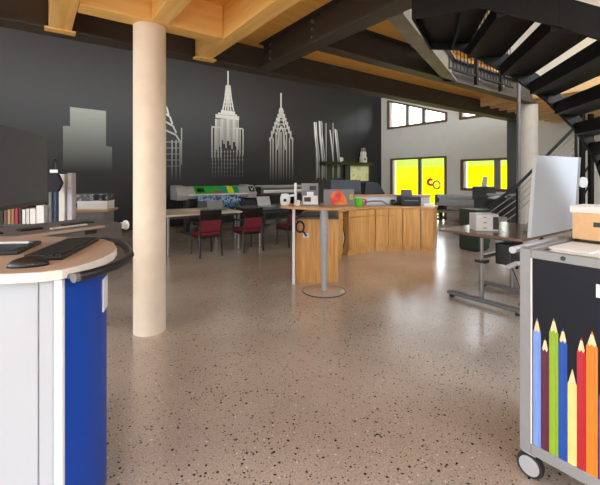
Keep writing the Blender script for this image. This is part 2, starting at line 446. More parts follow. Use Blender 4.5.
obj('stringer', stringer(far, .19), M['stair_steel'], t)
obj('stringer', stringer(near, .2), M['stair_steel'], t)
lf0, lf1, ln0, ln1 = Vector(far[0]), Vector(far[1]), Vector(near[0]), Vector(near[1])
up = Vector((0, 0, .06))
obj('landing', MB().slab([lf0+up, lf1+up+Vector((.1, 0, 0)), ln1+up+Vector((.1, 0, 0)), ln0+up], (0, 0, .04)), M['stair_steel'], t)
obj('landing_edge', MB().slab([lf0, ln0, ln0+Vector((0, 0, .2)), lf0+Vector((0, 0, .2))], (.02, 0, 0)), M['stair_steel'], t)
obj('landing_rib', MB().slab([lf0.lerp(lf1, .75), ln0.lerp(ln1, .75), ln0.lerp(ln1, .75)+up, lf0.lerp(lf1, .75)+up], (.02, 0, 0)), M['stair_steel'], t)
k = 0
h = 2.66
while h > .2:
    h2 = h-.175
    f0, n0, f1, n1 = on(far, h), on(near, h), on(far, h2-.005), on(near, h2-.005)
    top = h+.12
    P = [Vector((v.x, v.y, top-.16)) for v in (f0, n0, n1, f1)]
    obj('tread', MB().slab(P, (0, 0, .035)), M['stair_steel'], t)
    # closed strip of the riser, leaving a slit below the next tread up
    Q = [Vector((v.x, v.y, top-.13)) for v in (f0, n0)]
    obj('riser', MB().slab([Q[0], Q[1], Q[1]+Vector((0, 0, .08)), Q[0]+Vector((0, 0, .08))], (.012, 0, 0)), M['stair_steel'], t)
    h = h2

t = thing('stair_railing', 'dark rising handrail with thin wires beside the far round column', 'railing')
r0, r1, r2 = at(488, 207, 6.0), at(517, 186, 6.0), at(576, 126, 6.0)
obj('handrail', MB().tube([r0, r1, r1.lerp(r2, .5), r2], .025), M['stair_steel'], t, smooth=True)
for k in range(1, 5):
    d = Vector((0, 0, -.11*k)); obj('wire', MB().tube([r0+d, r1+d, r2+d], .007, 6), M['steel_light'], t)
for f in (.0, .42, 1.0):
    p = r1.lerp(r2, f); obj('post', MB().cyl((p.x, p.y, 0), p, .022), M['stair_steel'], t)
t = thing('steel_mast', 'dark steel mast behind the white leaning board, below the stair', 'post', (5.45, 7.0, 0), .2)
for s in (-.1, .1):
    obj('chord', MB().b2(s-.04, -.03, 0, s+.04, .03, 2.7), M['stair_steel'], t)
for k in range(6):
    z = .3+.4*k
    obj('lacing_bar', MB().beam((-.1, 0, z), (.1, 0, z+.3), .02, .02), M['stair_steel'], t)
o = obj('round_plate', MB().cyl((0, -.04, 0), (0, -.02, 0), .1, n=24), M['white'], loc=(5.3, 6.93, 1.40), rz=.2)
tag(o, 'small round white plate on the dark mast behind the leaning board', 'sign')

# ------------------------------------------------------------------ murals on the black wall
def wp(px, py):                      # sight line -> (a, z) on the black wall
    tt = (px-300)/368; d = BW/(.8094-.5873*tt)
    return d*(.8093*tt+.5874), CAMH+(177-py)/368*d
YB = BW-.004
class Mural(MB):
    def rect(s, px0, py0, px1, py1):
        a0, z0 = wp(px0, py0); a1, _ = wp(px1, py0); _, z1 = wp((px0+px1)/2, py1)
        return s.b2(a0, YB-.004, z0, a1, YB+.002, z1)
    def line(s, pts, w=.03):
        P = [wp(*p) for p in pts]
        for p, q in zip(P, P[1:]): s.beam((p[0], YB, p[1]), (q[0], YB, q[1]), .006, w, up=(0, 1, 0)) if False else s.slab(_band(p, q, w), (0, .006, 0))
        return s
def _band(p, q, w):
    d = Vector((q[0]-p[0], q[1]-p[1])); n = Vector((-d.y, d.x)).normalized()*w/2
    return [(p[0]-n.x, YB-.004, p[1]-n.y), (q[0]-n.x, YB-.004, q[1]-n.y), (q[0]+n.x, YB-.004, q[1]+n.y), (p[0]+n.x, YB-.004, p[1]+n.y)]
zb = wp(90, 172)[1]; zt = wp(90, 100)[1]
SIL = fade_material('mural_silver', (176, 184, 176), WALLBLACK, zb, zt, .0)
m1 = Mural()
def stepped(mb):
    pts = [(63, 178), (63, 126), (70, 126), (70, 107), (106, 111), (106, 146), (112, 147), (112, 178)]
    P = [wp(*p) for p in pts]
    return mb.slab([(a, YB-.004, z) for a, z in P], (0, .006, 0))
tag(obj('tower_mural', stepped(m1), SIL, rz=ROT), 'plain stepped silver tower painted on the black wall, fading downwards', 'mural')
WHT = fade_material('mural_white', (226, 228, 222), WALLBLACK, 1.35, 3.6)
m2 = Mural()
for k in range(5):                 # arched crown
    w = 4+4.2*k; y = 96+9*k
    m2.line([(161-w*.72, y+10), (161-w*.6, y+3), (161, y-4), (161+w*.72, y+3), (161+w*.92, y+10)], .05)
for x in (145, 150, 172, 176, 180): m2.line([(x, 140), (x, 186)], .035)
for y in (142, 148, 154, 160, 166): m2.line([(143, y), (179, y)], .02)
m2.line([(161, 62), (161, 94)], .05); m2.line([(181.5, 128), (181.5, 165)], .03)
tag(obj('tower_mural', m2, WHT, rz=ROT), 'white painted tower with arched crown half hidden by the round column', 'mural')
m3 = Mural()
m3.line([(228, 71), (228, 86)], .05)
for x0, x1 in ((226.3, 222.6), (227.4, 225.4), (228.8, 230.8), (229.9, 233.6)):
    m3.line([(x0, 86), ((x0*2+x1)/3, 98), (x1, 111)], .045)
m3.line([(228.1, 84), (228.1, 111)], .05)
for y in (90, 94, 98, 102, 106): m3.line([(227.4-(y-86)*.2, y), (228.8+(y-86)*.2, y)], .025)
m3.line([(226, 86), (230.2, 86)], .05); m3.rect(221, 110, 235, 113.5); m3.rect(218, 112.5, 237, 115)
m3.rect(215.5, 114, 239, 119)
for k, x in enumerate(range(216, 240, 2)): m3.line([(x, 119), (x, 150-(k*7) % 11)], .04 if k % 3 else .07)
m3.rect(211.5, 126, 221, 128); m3.rect(235, 127.5, 242.5, 129)
for x in (212, 215, 218, 221): m3.line([(x, 127), (x, 158)], .045)
for x in (237, 240, 243): m3.line([(x, 129), (x, 155)], .04)
m3.rect(211.5, 149.3, 243.5, 150)
for x in range(212, 243, 3): m3.line([(x+.5, 150), (x+.5, 178)], .01)
m3.rect(219, 128, 237, 128.6)
for x in range(212, 243, 3):
    for y in range(151, 178, 4):
        if random.random() < .8: m3.rect(x, y, x+1.1, y+1.4)
tag(obj('tower_mural', m3, WHT, rz=ROT), 'tallest white painted tower with needle spire above the wide printer', 'mural')
m4 = Mural()
m4.line([(281, 93), (281, 108)], .06)
P = [(279.3, 108), (279, 118), (283.2, 118), (282.8, 108)]
m4.slab([(a, YB-.004, z) for a, z in [wp(*p) for p in P]], (0, .006, 0))
steps = [(1.6, 112), (3, 116), (4.4, 120), (6, 124), (7.6, 128.5), (9.4, 133), (11.3, 138)]
for (wa, ya), (wb, yb) in zip(steps, steps[1:]):
    for sg in (-1, 1):
        m4.line([(281.2+sg*wa, ya-2), (281.2+sg*wa, yb), (281.2+sg*wb, yb), (281.2+sg*wb, yb+3)], .07)
        m4.line([(281.2+sg*wa*.55, ya), (281.2+sg*wa*.55, yb+2)], .035)
m4.line([(279.6, 112), (282.8, 112)], .06)
for y in (116, 120, 124, 128.5): m4.line([(281.2-(y-110)*.3, y), (281.2+(y-110)*.3, y)], .03)
for x in (270.5, 273, 276, 279, 281, 283.5, 286.5, 289.5, 292.5): m4.line([(x, 138 - (6 if 274 < x < 288 else 0)), (x, 186)], .05)
m4.line([(277, 150), (279, 132), (281.2, 126), (283.5, 132), (285.5, 150)], .06)
tag(obj('tower_mural', m4, WHT, rz=ROT), 'white painted tower with stepped crown, thin lines running down behind the counter', 'mural')
m5 = Mural()
for x, y0, w in ((314.5, 122, .07), (319.5, 121, .09), (330, 130, .06), (335, 129, .07), (316.2, 122, .03), (321.6, 121, .03), (336.6, 130, .03)):
    m5.line([(x, y0), (x+.6, 135), (x+1.8, 146), (x+3.2, 160), (x+3.0, 178)], w)
for x in (316, 322, 326, 333): m5.line([(x, 123), (x+.3, 180)], .025)
tag(obj('tower_mural', m5, fade_material('mural_white_soft', (232, 234, 235), WALLBLACK, 1.0, 3.0), rz=ROT), 'pair of wavy white painted towers above the black wall shelf', 'mural')

# ------------------------------------------------------------------ chairs and tables at the back
def make_chair():
    t = thing('armchair', '', 'chair', group='red and black chairs at the meeting tables')
    obj('seat', MB().b2(-.23, -.2, .40, .23, .26, .48), M['red'], t, bevel=.02)
    obj('seat_frame', MB().b2(-.235, -.21, .365, .235, .265, .40), M['blackmat'], t)
    mt = Matrix.Rotation(math.radians(8), 4, 'X')
    obj('backrest', MB().box(0, -.225, .60, .42, .045, .22, mtx=mt), M['red'], t, bevel=.012)
    obj('top_panel', MB().box(0, -.255, .815, .45, .035, .21, mtx=mt), M['blackmat'], t, bevel=.012)
    for s in (-1, 1):
        obj('leg', MB().cyl((s*.22, .25, 0), (s*.215, .24, .64), .017, .022, n=8), M['blackmat'], t)
        obj('leg', MB().tube([(s*.23, -.28, 0), (s*.225, -.215, .42), (s*.22, -.245, .72)], .02, 8), M['blackmat'], t)
        obj('armrest', MB().b2(s*.225-.022, -.23, .635, s*.225+.022, .27, .665), M['blackmat'], t, bevel=.008)
    return t
ch = make_chair()
spots = [(2.70, 6.80, 0, 'red and black chair seen from behind at the beige table beside the column'),
         (3.58, 6.76, 0, 'red and black chair seen from behind between the beige and the dark table'),
         (4.62, 6.72, 0, 'red and black chair partly hidden by the standing table and the counter end'),
         (2.25, 8.75, PI, 'red and black chair across the beige table, close behind the column'),
         (3.55, 8.75, PI, 'chair across the beige table, its dark top showing above the tabletop'),
         (4.75, 8.7, PI, 'chair across the dark table, below the second printer')]
for i, (a, b, r, l) in enumerate(spots):
    if i == 0:
        ch.location = hall(a, b); ch.rotation_euler.z = ROT+r; ch['label'] = l; ch.scale = (.94, .94, .97)
    else: dup(ch, hall(a, b), ROT+r, l).scale = (.94, .94, .97)
def meeting_table(label, a0, a1, b0, b1, m):
    t = thing('meeting_table', label, 'table', hall((a0+a1)/2, (b0+b1)/2), ROT, 'meeting tables')
    w, d = (a1-a0)/2, (b1-b0)/2
    obj('tabletop', MB().b2(-w, -d, .75, w, d, .785), M[m], t, bevel=.004)
    for sx in (-1, 1):
        for sy in (-1, 1):
            lx = sx*(w-.06); ly = sy*(d-.06)
            obj('leg', MB().cyl((lx, ly, 0), (lx, ly, .75), .028), M['chrome'], t, smooth=True)
    obj('apron', MB().b2(-w+.08, -d+.05, .70, w-.08, -d+.07, .75).b2(-w+.08, d-.07, .70, w-.08, d-.05, .75), M['darkgrey'], t)
meeting_table('meeting table with a beige top and slim chrome legs behind the column', 2.0, 3.58, 7.0, 8.3, 'tabletop')
meeting_table('meeting table with a dark top and chrome legs below the second printer', 3.95, 5.9, 6.95, 8.3, 'tabledark')
def sheet(name, a, b, z, w, d, h, m, label, cat, rz=0):
    return tag(obj(name, MB().b2(-w/2, -d/2, 0, w/2, d/2, h), M[m], loc=hall(a, b, z), rz=ROT+rz), label, cat)
sheet('paper_sheet', 2.75, 7.7, .785, .3, .42, .006, 'white', 'white papers lying on the beige meeting table', 'paper', .2)
t = thing('laptop', 'grey open laptop on the far end of the meeting tables', 'laptop', hall(3.25, 7.5, .785), ROT)
obj('base', MB().b2(-.18, -.12, 0, .18, .12, .02), M['midgrey'], t, bevel=.004)
obj('screen', MB().box(0, .16, .1, .36, .012, .2, mtx=Matrix.Rotation(-.35, 4, 'X')), M['midgrey'], t)
t = thing('laptop', 'pale laptop on the dark meeting table near the standing table', 'laptop', hall(4.6, 7.7, .785), ROT)
obj('base', MB().b2(-.18, -.12, 0, .18, .12, .02), M['silver'], t, bevel=.004)
obj('screen', MB().box(0, .16, .12, .36, .012, .24, mtx=Matrix.Rotation(-.35, 4, 'X')), M['silver'], t)

# wide printer with colourful prints
t = thing('wide_format_printer', 'wide pale printer with green and blue prints in front of the black wall', 'printer', hall(4.08, 9.6), ROT)
W = 1.0
obj('body', MB().slab([(-W, -.22, .93), (-W, -.26, 1.05), (-W, -.1, 1.22), (-W, .28, 1.25), (-W, .28, .93)], (2*W, 0, 0)), M['silver'], t, bevel=.01)
for s in (-1, 1):
    x0 = s*W
    obj('end_housing', MB().slab([(x0-.14, -.27, .90), (x0-.14, -.31, 1.05), (x0-.14, -.13, 1.26), (x0-.14, .3, 1.28), (x0-.14, .3, .90)], (.28, 0, 0)), M['silver'], t, bevel=.02)
    obj('stand_leg', MB().b2(s*.8-.05, -.08, .06, s*.8+.05, .1, .93), M['darkgrey'], t)
    obj('stand_foot', MB().b2(s*.8-.05, -.4, .0, s*.8+.05, .4, .07), M['darkgrey'], t)
cp = obj('control_panel', MB().slab([(W-.09, -.300, 1.09), (W+.07, -.300, 1.09), (W+.07, -.19, 1.22), (W-.09, -.19, 1.22)], (0, -.012, .01)), M['navy'], t)
mk = MB()
for (x0, z0), (x1, z1) in zip([(-.05, 1), (-.03, 0), (-.01, .7), (.01, 0), (.03, 1)], [(-.03, 0), (-.01, .7), (.01, 0), (.03, 1), (.03, 1)]):
    if (x0, z0) != (x1, z1):
        f = lambda x, q: Vector((W-.01+x, -.296+.07*q-.012+.012, 1.115+.08*q))+Vector((0, -.02, .012))
        mk.tube([f(x0, z0), f(x1, z1)], .006, 5)
obj('panel_mark', mk, M['white'], cp)
mg = [mat('print_green', (40, 170, 50), .4), mat('print_yellow', (214, 224, 40), .4), mat('print_teal', (20, 150, 110), .4), mat('print_lightgreen', (150, 210, 60), .4)]
xs = [-.66, -.32, .02, .26, .44, .6]
order = [0, 0, 2, 1, 2]
top = [(-.265, 1.065), (-.115, 1.232), (.1, 1.245)]
for i in range(5):
    mb = MB()
    for (y0, z0), (y1, z1) in zip(top, top[1:]):
        mb.slab([(xs[i], y0, z0), (xs[i+1], y0, z0), (xs[i+1], y1, z1), (xs[i], y1, z1)], (0, -.006, .006))
    obj('printed_band', mb, mg[order[i]], t)
obj('black_spot', MB().box(-.5, -.205, 1.155, .2, .01, .12, mtx=Matrix.Rotation(-.73, 4, 'X')), M['black'], t)
obj('pink_spot', MB().box(-.02, -.25, 1.10, .24, .01, .05, mtx=Matrix.Rotation(-.73, 4, 'X')), mat('print_pink', (206, 40, 120), .4), t)
obj('printed_sheet', MB().slab([(-.62, -.29, 1.02), (.62, -.29, 1.02), (.62, -.33, .82), (.62, -.2, .6), (-.62, -.2, .6), (-.62, -.33, .82)][:3] + [(-.62, -.33, .82)], (0, .006, 0)).slab([(-.62, -.33, .82), (.62, -.33, .82), (.62, -.2, .55), (-.62, -.2, .55)], (0, .006, 0)),
    art_material('collage_print', [(14, 18, 40), (24, 52, 96), (36, 80, 130), (150, 190, 214), (50, 80, 130), (16, 24, 50)], 9), t)
obj('media_lip', MB().b2(-W+.15, -.34, 1.02, W-.15, -.27, 1.045), M['white'], t)
obj('take_up_roller', MB().cyl((-.8, -.22, .5), (.8, -.22, .5), .05), M['darkgrey'], t, smooth=True)

t = thing('roll_plotter', 'grey plotter with stacked bars behind the standing table', 'plotter', hall(6.4, 10.05), ROT)
for s in (-.55, .65):
    obj('stand_leg', MB().b2(s-.05, -.1, .05, s+.05, .1, .95), M['darkgrey'], t)
    obj('stand_foot', MB().b2(s-.05, -.35, 0, s+.05, .35, .06), M['darkgrey'], t)
obj('body', MB().b2(-.75, -.2, .95, .85, .2, 1.16), M['midgrey'], t, bevel=.02)
obj('cover', MB().b2(-.75, -.28, 1.16, .85, .15, 1.24), M['silver'], t, bevel=.02)
obj('paper_roll', MB().cyl((-.7, -.3, 1.05), (.8, -.3, 1.05), .05), M['white'], t, smooth=True)
obj('black_housing', MB().b2(-1.05, -.25, .75, -.75, .25, 1.2), M['black'], t, bevel=.03)

# ------------------------------------------------------------------ copiers, shelf and picture by the black wall
def copier(label, px0, px1, ptop, dep, sl=0):
    c = at((px0+px1)/2, ptop, dep); w = (px1-px0)/368*dep; H = c.z
    t = thing('copier', label, 'copier', (c.x, c.y, 0), .25)
    obj('body', MB().b2(-w/2, -.3, .04, w/2, .35, H-.3), M['darkgrey'], t, bevel=.01)
    obj('paper_drawer', MB().b2(-w/2+.03, -.32, .15, w/2-.03, -.3, .5), M['black'], t)
    obj('scanner_lid', MB().slab([(-w/2, -.3, H-.3), (-w/2+sl*.3, -.25, H), (w/2-sl, -.25, H), (w/2, -.3, H-.3)], (0, .55, 0)), mat('copier_blue_grey', (66, 72, 84), .45), t, bevel=.01)
    obj('foot', MB().b2(-w/2+.05, -.25, 0, w/2-.05, .3, .04), M['black'], t)
copier('wide dark blue-grey copier behind the standing table', 327, 358, 180, 10.2)
copier('dark copier with a slanted side below the wall picture', 360, 381, 182.5, 11.2, .2)
a0, z0 = wp(320, 163); a1, _ = wp(372, 163)
t = tag(obj('wall_shelf', MB().b2(a0, BW-.32, z0-.06, a1-.3, BW, z0+.06), M['black'], rz=ROT, bevel=.005), 'long black shelf on the black wall over the yellow picture', 'shelf')
zs = z0+.06
a2, _ = wp(368, 160)
t = thing('tower_model', 'small white tower model standing on the black wall shelf', 'model', hall(a2-.45, BW-.16, zs), ROT)
obj('block', MB().b2(-.12, -.1, 0, .12, .1, .24), M['offwhite'], t)
obj('block', MB().b2(-.1, -.08, .24, .1, .08, .46), M['offwhite'], t)
obj('cap', MB().b2(-.07, -.06, .46, .07, .06, .62), M['grey'], t)
obj('dark_window', MB().b2(-.04, -.105, .1, .04, -.098, .18), M['black'], t)
a3, _ = wp(338, 160)
t = thing('cup', 'small white cup at the front of the black wall shelf', 'cup', hall(a3, BW-.2, zs), ROT)
obj('bowl', MB().lathe([(.04, 0), (.06, .1), (.07, .18), (.06, .18), (.05, .02)], n=16), M['white'], t, smooth=True)
obj('handle', MB().tube([(.065, 0, .14), (.11, 0, .12), (.11, 0, .06), (.055, 0, .05)], .012, 6), M['white'], t)
p0, p1 = wp(349, 181), wp(371, 166)
t = thing('wall_picture', 'black framed picture of a yellow landscape under the wall shelf', 'picture', (0, 0, 0), ROT)
obj('frame', MB().b2(p0[0]-.28, BW-.08, p0[1]-.05, p1[0]-.1, BW, p1[1]+.05), M['black'], t)
obj('print', MB().b2(p0[0], BW-.09, p0[1], p1[0]-.25, BW-.078, p1[1]), art_material('landscape_print', [(214, 206, 90), (238, 236, 214), (206, 212, 130), (236, 226, 120)], 2.2), t)

# ------------------------------------------------------------------ curved counter
CX, CY, RI, RO = 2.0, 6.1, 1.38, 1.93
def pol(r, d, z=0): return (CX+r*math.cos(math.radians(d)), CY+r*math.sin(math.radians(d)), z)
def cabinet(label, d0, d1, fronts, drawer=False):
    t = thing('counter_cabinet', label, 'cabinet', (0, 0, 0), group='oak cabinets of the curved counter')
    obj('plinth', MB().arc(CX, CY, RI+.03, RO-.03, d0, d1, 0, .09), M['oak'], t)
    obj('carcass', MB().arc(CX, CY, RI+.02, RO, d0, d1, .09, .862), M['oak'], t)
    for i in range(fronts):
        e0 = d0+(d1-d0)*i/fronts; e1 = d0+(d1-d0)*(i+1)/fronts
        g = .25 if d0 > d1 else -.25
        zt = .85
        if drawer:
            obj('drawer', MB().arc(CX, CY, RI, RI+.02, e0-g, e1+g, .732, .85, 6), M['oak'], t)
            zt = .716
        obj('door', MB().arc(CX, CY, RI, RI+.02, e0-g, e1+g, .1, zt, 6), M['oak'], t)
    return t
cabinet('narrow oak cabinet of the curved counter next to the cable gap', 178, 151, 1, True)
cabinet('oak counter cabinet with drawers just past the cable gap', 141, 111, 1, True)
cabinet('oak counter cabinet with drawers at the middle of the curve', 110.6, 86.4, 2, True)
cabinet('plain narrow oak counter cabinet below the black receipt printer', 86, 72, 1)
cabinet('last oak cabinet at the free end of the curved counter', 71.6, 62, 1)
t = thing('cable_bay', 'dark open gap with loose cables between two counter cabinets', 'gap', (0, 0, 0))
obj('back_panel', MB().arc(CX, CY, RO-.2, RO-.18, 150.8, 141.2, 0, .86, 4), M['darkgrey'], t)
for k in range(3):
    d = 144+2*k
    obj('cable', MB().tube([pol(1.6, d, .84), pol(1.45, d+1.5, .6), pol(1.43, d-.6, .35), pol(1.46, d+1, .12), pol(1.6, d, .02)], .01, 6), M['white'] if k % 2 else M['black'], t, smooth=True)
wt = MB().arc(CX, CY, RI-.03, RO+.04, 180, 61.4, .865, .9, 30)
tag(obj('worktop', wt, M['oak_top']), 'continuous curved oak worktop on the counter cabinets', 'worktop')
t = thing('counter_ledge', 'raised curved ledge with oak cap along the back of the counter', 'ledge')
obj('upstand', MB().arc(CX, CY, RO+.05, RO+.09, 128, 66.5, 0, 1.08, 24), M['panelwhite'], t)
obj('cap', MB().arc(CX, CY, RO, RO+.3, 128, 66, 1.08, 1.11, 24), M['oak_top'], t)
t = thing('end_cabinet', 'square oak end cabinet of the counter behind the standing table pole', 'cabinet')
ep = [(-.06, 5.22), (.54, 5.22), (.61, 6.06), (.1, 6.06)]
obj('body', MB().prism(ep, 0, .9), M['oak'], t, bevel=.004)
obj('top_slab', MB().prism([(-.07, 5.2), (.55, 5.2), (.62, 6.065), (.09, 6.065)], .902, .935), M['darktop'], t)
# the tag and magnifier hanging on the end
t = thing('magnifier', 'black ring magnifier hanging by its cord on the oak counter end', 'magnifier', (.0, 5.15, .80))
obj('ring', MB().tube([(.055*math.cos(a), .015, .075*math.sin(a)) for a in [2*PI*i/20 for i in range(20)]], .013, 8, True), M['black'], t, smooth=True)
obj('handle', MB().cyl((.04, .015, -.06), (.09, .02, -.13), .013), M['black'], t)
obj('cord', MB().tube([(-.03, .015, .07), (-.05, -.02, .12), (.02, -.03, .15), (.1, -.03, .14), (.12, .02, .137), (.12, .045, .137)], .006, 6), M['black'], t)
obj('paper_tag', MB().b2(.04, .04, -.16, .13, .045, -.09), M['white'], t)

# ------------------------------------------------------------------ standing table
t = thing('standing_table', 'slim standing table with thin oval wooden top and steel pole', 'table', (.316, 4.84, 0))
obj('base_disc', MB().lathe([(.278, 0), (.278, .006), (.27, .012), (.03, .014)], n=40), M['chrome'] if False else mat('disc_steel', (196, 182, 170), .25, .3), t, smooth=True)
obj('base_rim', MB().tube([(.28*math.cos(a), .28*math.sin(a), .005) for a in [2*PI*i/40 for i in range(40)]], .006, 6, True), M['darkgrey'], t)
obj('pole', MB().lathe([(.04, .014), (.045, .62), (.055, .64), (.055, 1.09)], n=24), M['silver'], t, smooth=True)
pts = [(-.59+.02, -.02), (-.45, -.14), (-.2, -.26), (.05, -.3), (.27, -.22), (.42, -.03), (.44, .2), (.32, .45), (.0, .55), (-.3, .52), (-.57, .45)]
obj('tabletop', MB().prism(pts, 1.09, 1.12), M['oak_top'], t, bevel=.006)
obj('side_panel', MB().b2(-.425, .30, 0, -.385, .62, 1.09), M['white'], t)
TZ = 1.12
# items on the standing table
t = thing('brochure_rack', 'sloping brochure rack with grey magazines on the standing table', 'rack', (.14, 4.93, TZ), .05)
mt = Matrix.Rotation(-.3, 4, 'X')
obj('back_plate', MB().box(.0, .07, .15, .23, .008, .3, mtx=mt), M['grey'], t)
for i, (z, c) in enumerate(((.07, 'white'), (.14, 'midgrey'), (.22, 'grey'))):
    b = obj('magazine', MB().box(-.0, .005+.045*i, z, .2, .01, .12, mtx=mt), M[c], t)
    obj('cover_picture', MB().box(-.04+.04*i, -.003+.045*i, z+.01, .09, .006, .06, mtx=mt), M['darkgrey' if i != 1 else 'white'], b)
obj('base', MB().b2(-.12, -.04, 0, .12, .14, .012), M['grey'], t)
obj('side_cheek', MB().slab([(.118, -.04, 0), (.118, .14, 0), (.118, .15, .3), (.118, .11, .3)], (.006, 0, 0)), M['darkgrey'], t)
t = thing('display_box', 'grey display box with a glowing-orange rounded print on the standing table', 'box', (.515, 4.9, TZ), -.08)
t['label'] = 'grey display box with an orange-red rounded print on the standing table'
obj('case', MB().b2(-.2, -.03, 0, .2, .06, .215), M['midgrey'], t, bevel=.004)
m_or, nt, bs = base('orange_print')
tc = nt.nodes.new('ShaderNodeTexCoord'); nz = nt.nodes.new('ShaderNodeTexNoise'); nz.inputs['Scale'].default_value = 5
rp = nt.nodes.new('ShaderNodeValToRGB'); rp.color_ramp.elements[0].color = lin((206, 50, 34)); rp.color_ramp.elements[1].color = lin((246, 160, 60))
rp.color_ramp.elements[0].position = .42; rp.color_ramp.elements[1].position = .66
nt.links.new(tc.outputs['Object'], nz.inputs['Vector']); nt.links.new(nz.outputs['Fac'], rp.inputs['Fac']); nt.links.new(rp.outputs['Color'], bs.inputs['Base Color'])
op = [(-.11, .015), (-.11, .12), (-.08, .18), (-.03, .205), (.03, .195), (.075, .14), (.1, .08), (.12, .015)]
obj('orange_print', MB().slab([(x, -.032, z) for x, z in op], (0, -.004, 0)), m_or, t)
obj('yellow_label', MB().b2(.14, -.035, .08, .185, -.03, .15), mat('label_olive', (176, 176, 50), .5), t)
t = thing('tape_dispenser', 'white rounded dispenser on the far end of the standing table', 'dispenser', (-.2, 4.97, TZ), .0)
obj('body', MB().lathe([(.05, 0), (.065, .02), (.07, .1), (.05, .15), (.02, .16)], n=20), M['white'], t, smooth=True)
obj('spout', MB().cyl((.03, 0, .12), (.13, 0, .135), .016), M['white'], t)
obj('dark_dial', MB().cyl((0, -.066, .07), (0, -.076, .07), .022), M['black'], t)
t = thing('paper_tube', 'slender white upright tube on the standing table', 'tube', (-.06, 5.0, TZ))
obj('stem', MB().cyl((0, 0, .01), (0, 0, .3), .018), M['white'], t, smooth=True)
obj('foot', MB().cyl((0, 0, 0), (0, 0, .01), .03), M['white'], t)
t = thing('cup', 'small cream cup beside the white tube on the standing table', 'cup', (-.03, 4.84, TZ))
obj('bowl', MB().lathe([(.02, 0), (.032, .03), (.034, .075), (.028, .075), (.02, .01)], n=16), M['offwhite'], t, smooth=True)
obj('handle', MB().tube([(.032, 0, .06), (.055, 0, .05), (.055, 0, .025), (.03, 0, .02)], .005, 6), M['offwhite'], t)

# items on the counter
HZ = .9
p = Vector(pol(1.62, 120)); 
t = thing('mug', 'bright green mug with a red handle on the curved worktop', 'mug', (p.x, p.y, HZ), .2)
obj('bowl', MB().lathe([(.07, 0), (.085, .03), (.085, .16), (.075, .165), (.065, .03)], n=20), mat('mug_green', (90, 186, 40), .4), t, smooth=True)
obj('handle', MB().tube([(.08, 0, .14), (.16, 0, .13), (.16, 0, .05), (.08, 0, .03)], .022, 8), mat('mug_red', (196, 60, 40), .4), t, smooth=True)
p = Vector(pol(1.7, 80))
t = thing('receipt_printer', 'black receipt printer with raised lid on the curved worktop', 'printer', (p.x, p.y, HZ), .1)
obj('body', MB().b2(-.21, -.15, 0, .21, .15, .19), M['black'], t, bevel=.015)
obj('lid', MB().box(.0, .12, .25, .24, .02, .16, mtx=Matrix.Rotation(-.2, 4, 'X')), M['black'], t)
obj('output_slot', MB().b2(-.15, -.156, .1, .15, -.15, .12), M['midgrey'], t)
p = Vector(pol(1.66, 68))
t = tag(obj('paper_stack', MB().box(0, 0, .03, .22, .17, .06, rz=.3), M['white'], loc=(p.x, p.y, HZ)), 'small stack of white paper beside the black receipt printer', 'paper')
p = Vector(pol(1.72, 90))
t = thing('card_reader', 'small black card reader at the side of the receipt printer', 'card reader', (p.x, p.y, HZ), .2)
obj('body', MB().slab([(-.05, -.08, 0), (-.05, .08, 0), (-.05, .08, .12), (-.05, -.04, .06)], (.1, 0, 0)), M['black'], t, bevel=.006)
obj('keypad', MB().b2(-.035, -.05, .062, .035, -.01, .075), M['grey'], t)
p = Vector(pol(1.7, 106))
t = thing('desk_arch', 'curved grey arch lying along the worktop beside the green mug', 'tray', (p.x, p.y, HZ), 0)
obj('rim', MB().tube([(-.32, -.08, .02), (-.2, .0, .07), (0, .05, .09), (.2, .03, .09), (.3, -.02, .02)], .018, 8), M['midgrey'], t, smooth=True)
obj('paper', MB().box(0, 0, .005, .5, .16, .01), M['beige'], t)

# ------------------------------------------------------------------ height adjustable table with its load
t = thing('work_table', 'height-adjustable table with glossy brown top and steel T-feet', 'table', hall(4.80, 2.24), ROT)
obj('tabletop', MB().b2(-.68, -.5, .82, .72, .47, .85), M['brown_top'], t, bevel=.005)
for x in (-.54, .22):
    obj('foot', MB().b2(x-.035, -.45, .03, x+.035, .43, .075), M['machine'], t, bevel=.01)
    obj('foot_pad', MB().cyl((x, -.4, 0), (x, -.4, .03), .03).cyl((x, .38, 0), (x, .38, .03), .03), M['rubber'], t)
    obj('column', MB().cyl((x, 0, .075), (x, 0, .5), .026), M['chrome'], t)
    obj('inner_column', MB().cyl((x, 0, .5), (x, 0, .79), .019), M['chrome'], t)
    obj('collar', MB().b2(x-.05, -.06, .5, x+.05, .06, .53), M['black'], t)
    obj('top_bracket', MB().b2(x-.03, -.35, .79, x+.03, .35, .82), M['darkgrey'], t)
obj('cross_bar', MB().b2(-.5, -.02, .545, .2, .02, .585), M['chrome'], t)
p = at(507, 250, 4.3)
t = thing('computer_case', 'black computer case slung under the brown work table', 'computer', (2.53, 4.45, .46), ROT)
obj('case', MB().b2(-.16, -.09, 0, .16, .09, .25), M['black'], t, bevel=.01)
obj('hanger', MB().b2(-.02, -.04, .25, .02, .04, .36), M['darkgrey'], t)
x0, y0 = ab(4.75, 2.1)
for i, (o1, o2) in enumerate(((0, .1), (.12, .2), (.2, .32))):
    A = Vector(hall(4.52+o1, 2.03-o1*.3, .455)); B = Vector(hall(4.35+o2*.6, 2.0-o2, .06))
    mid = A.lerp(B, .5)+Vector((.12-.05*i, .0, -.1))
    q = [(A*(1-s)**2 + mid*2*s*(1-s) + B*s*s) for s in [k/10 for k in range(11)]]
    tag(obj('cable', MB().tube(q, .006, 6), M['black'], smooth=True), ['thin cable looping down from the computer to the near table foot', 'second thin cable hanging beside it under the work table', 'outermost thin cable hanging under the work table near the trolley'][i], 'cable', 'cables under the work table')
p = at(485, 230, 4.5)
t = thing('drawer_box', 'small white drawer box standing on the brown work table', 'box', (2.27, 4.55, .85), -.12)
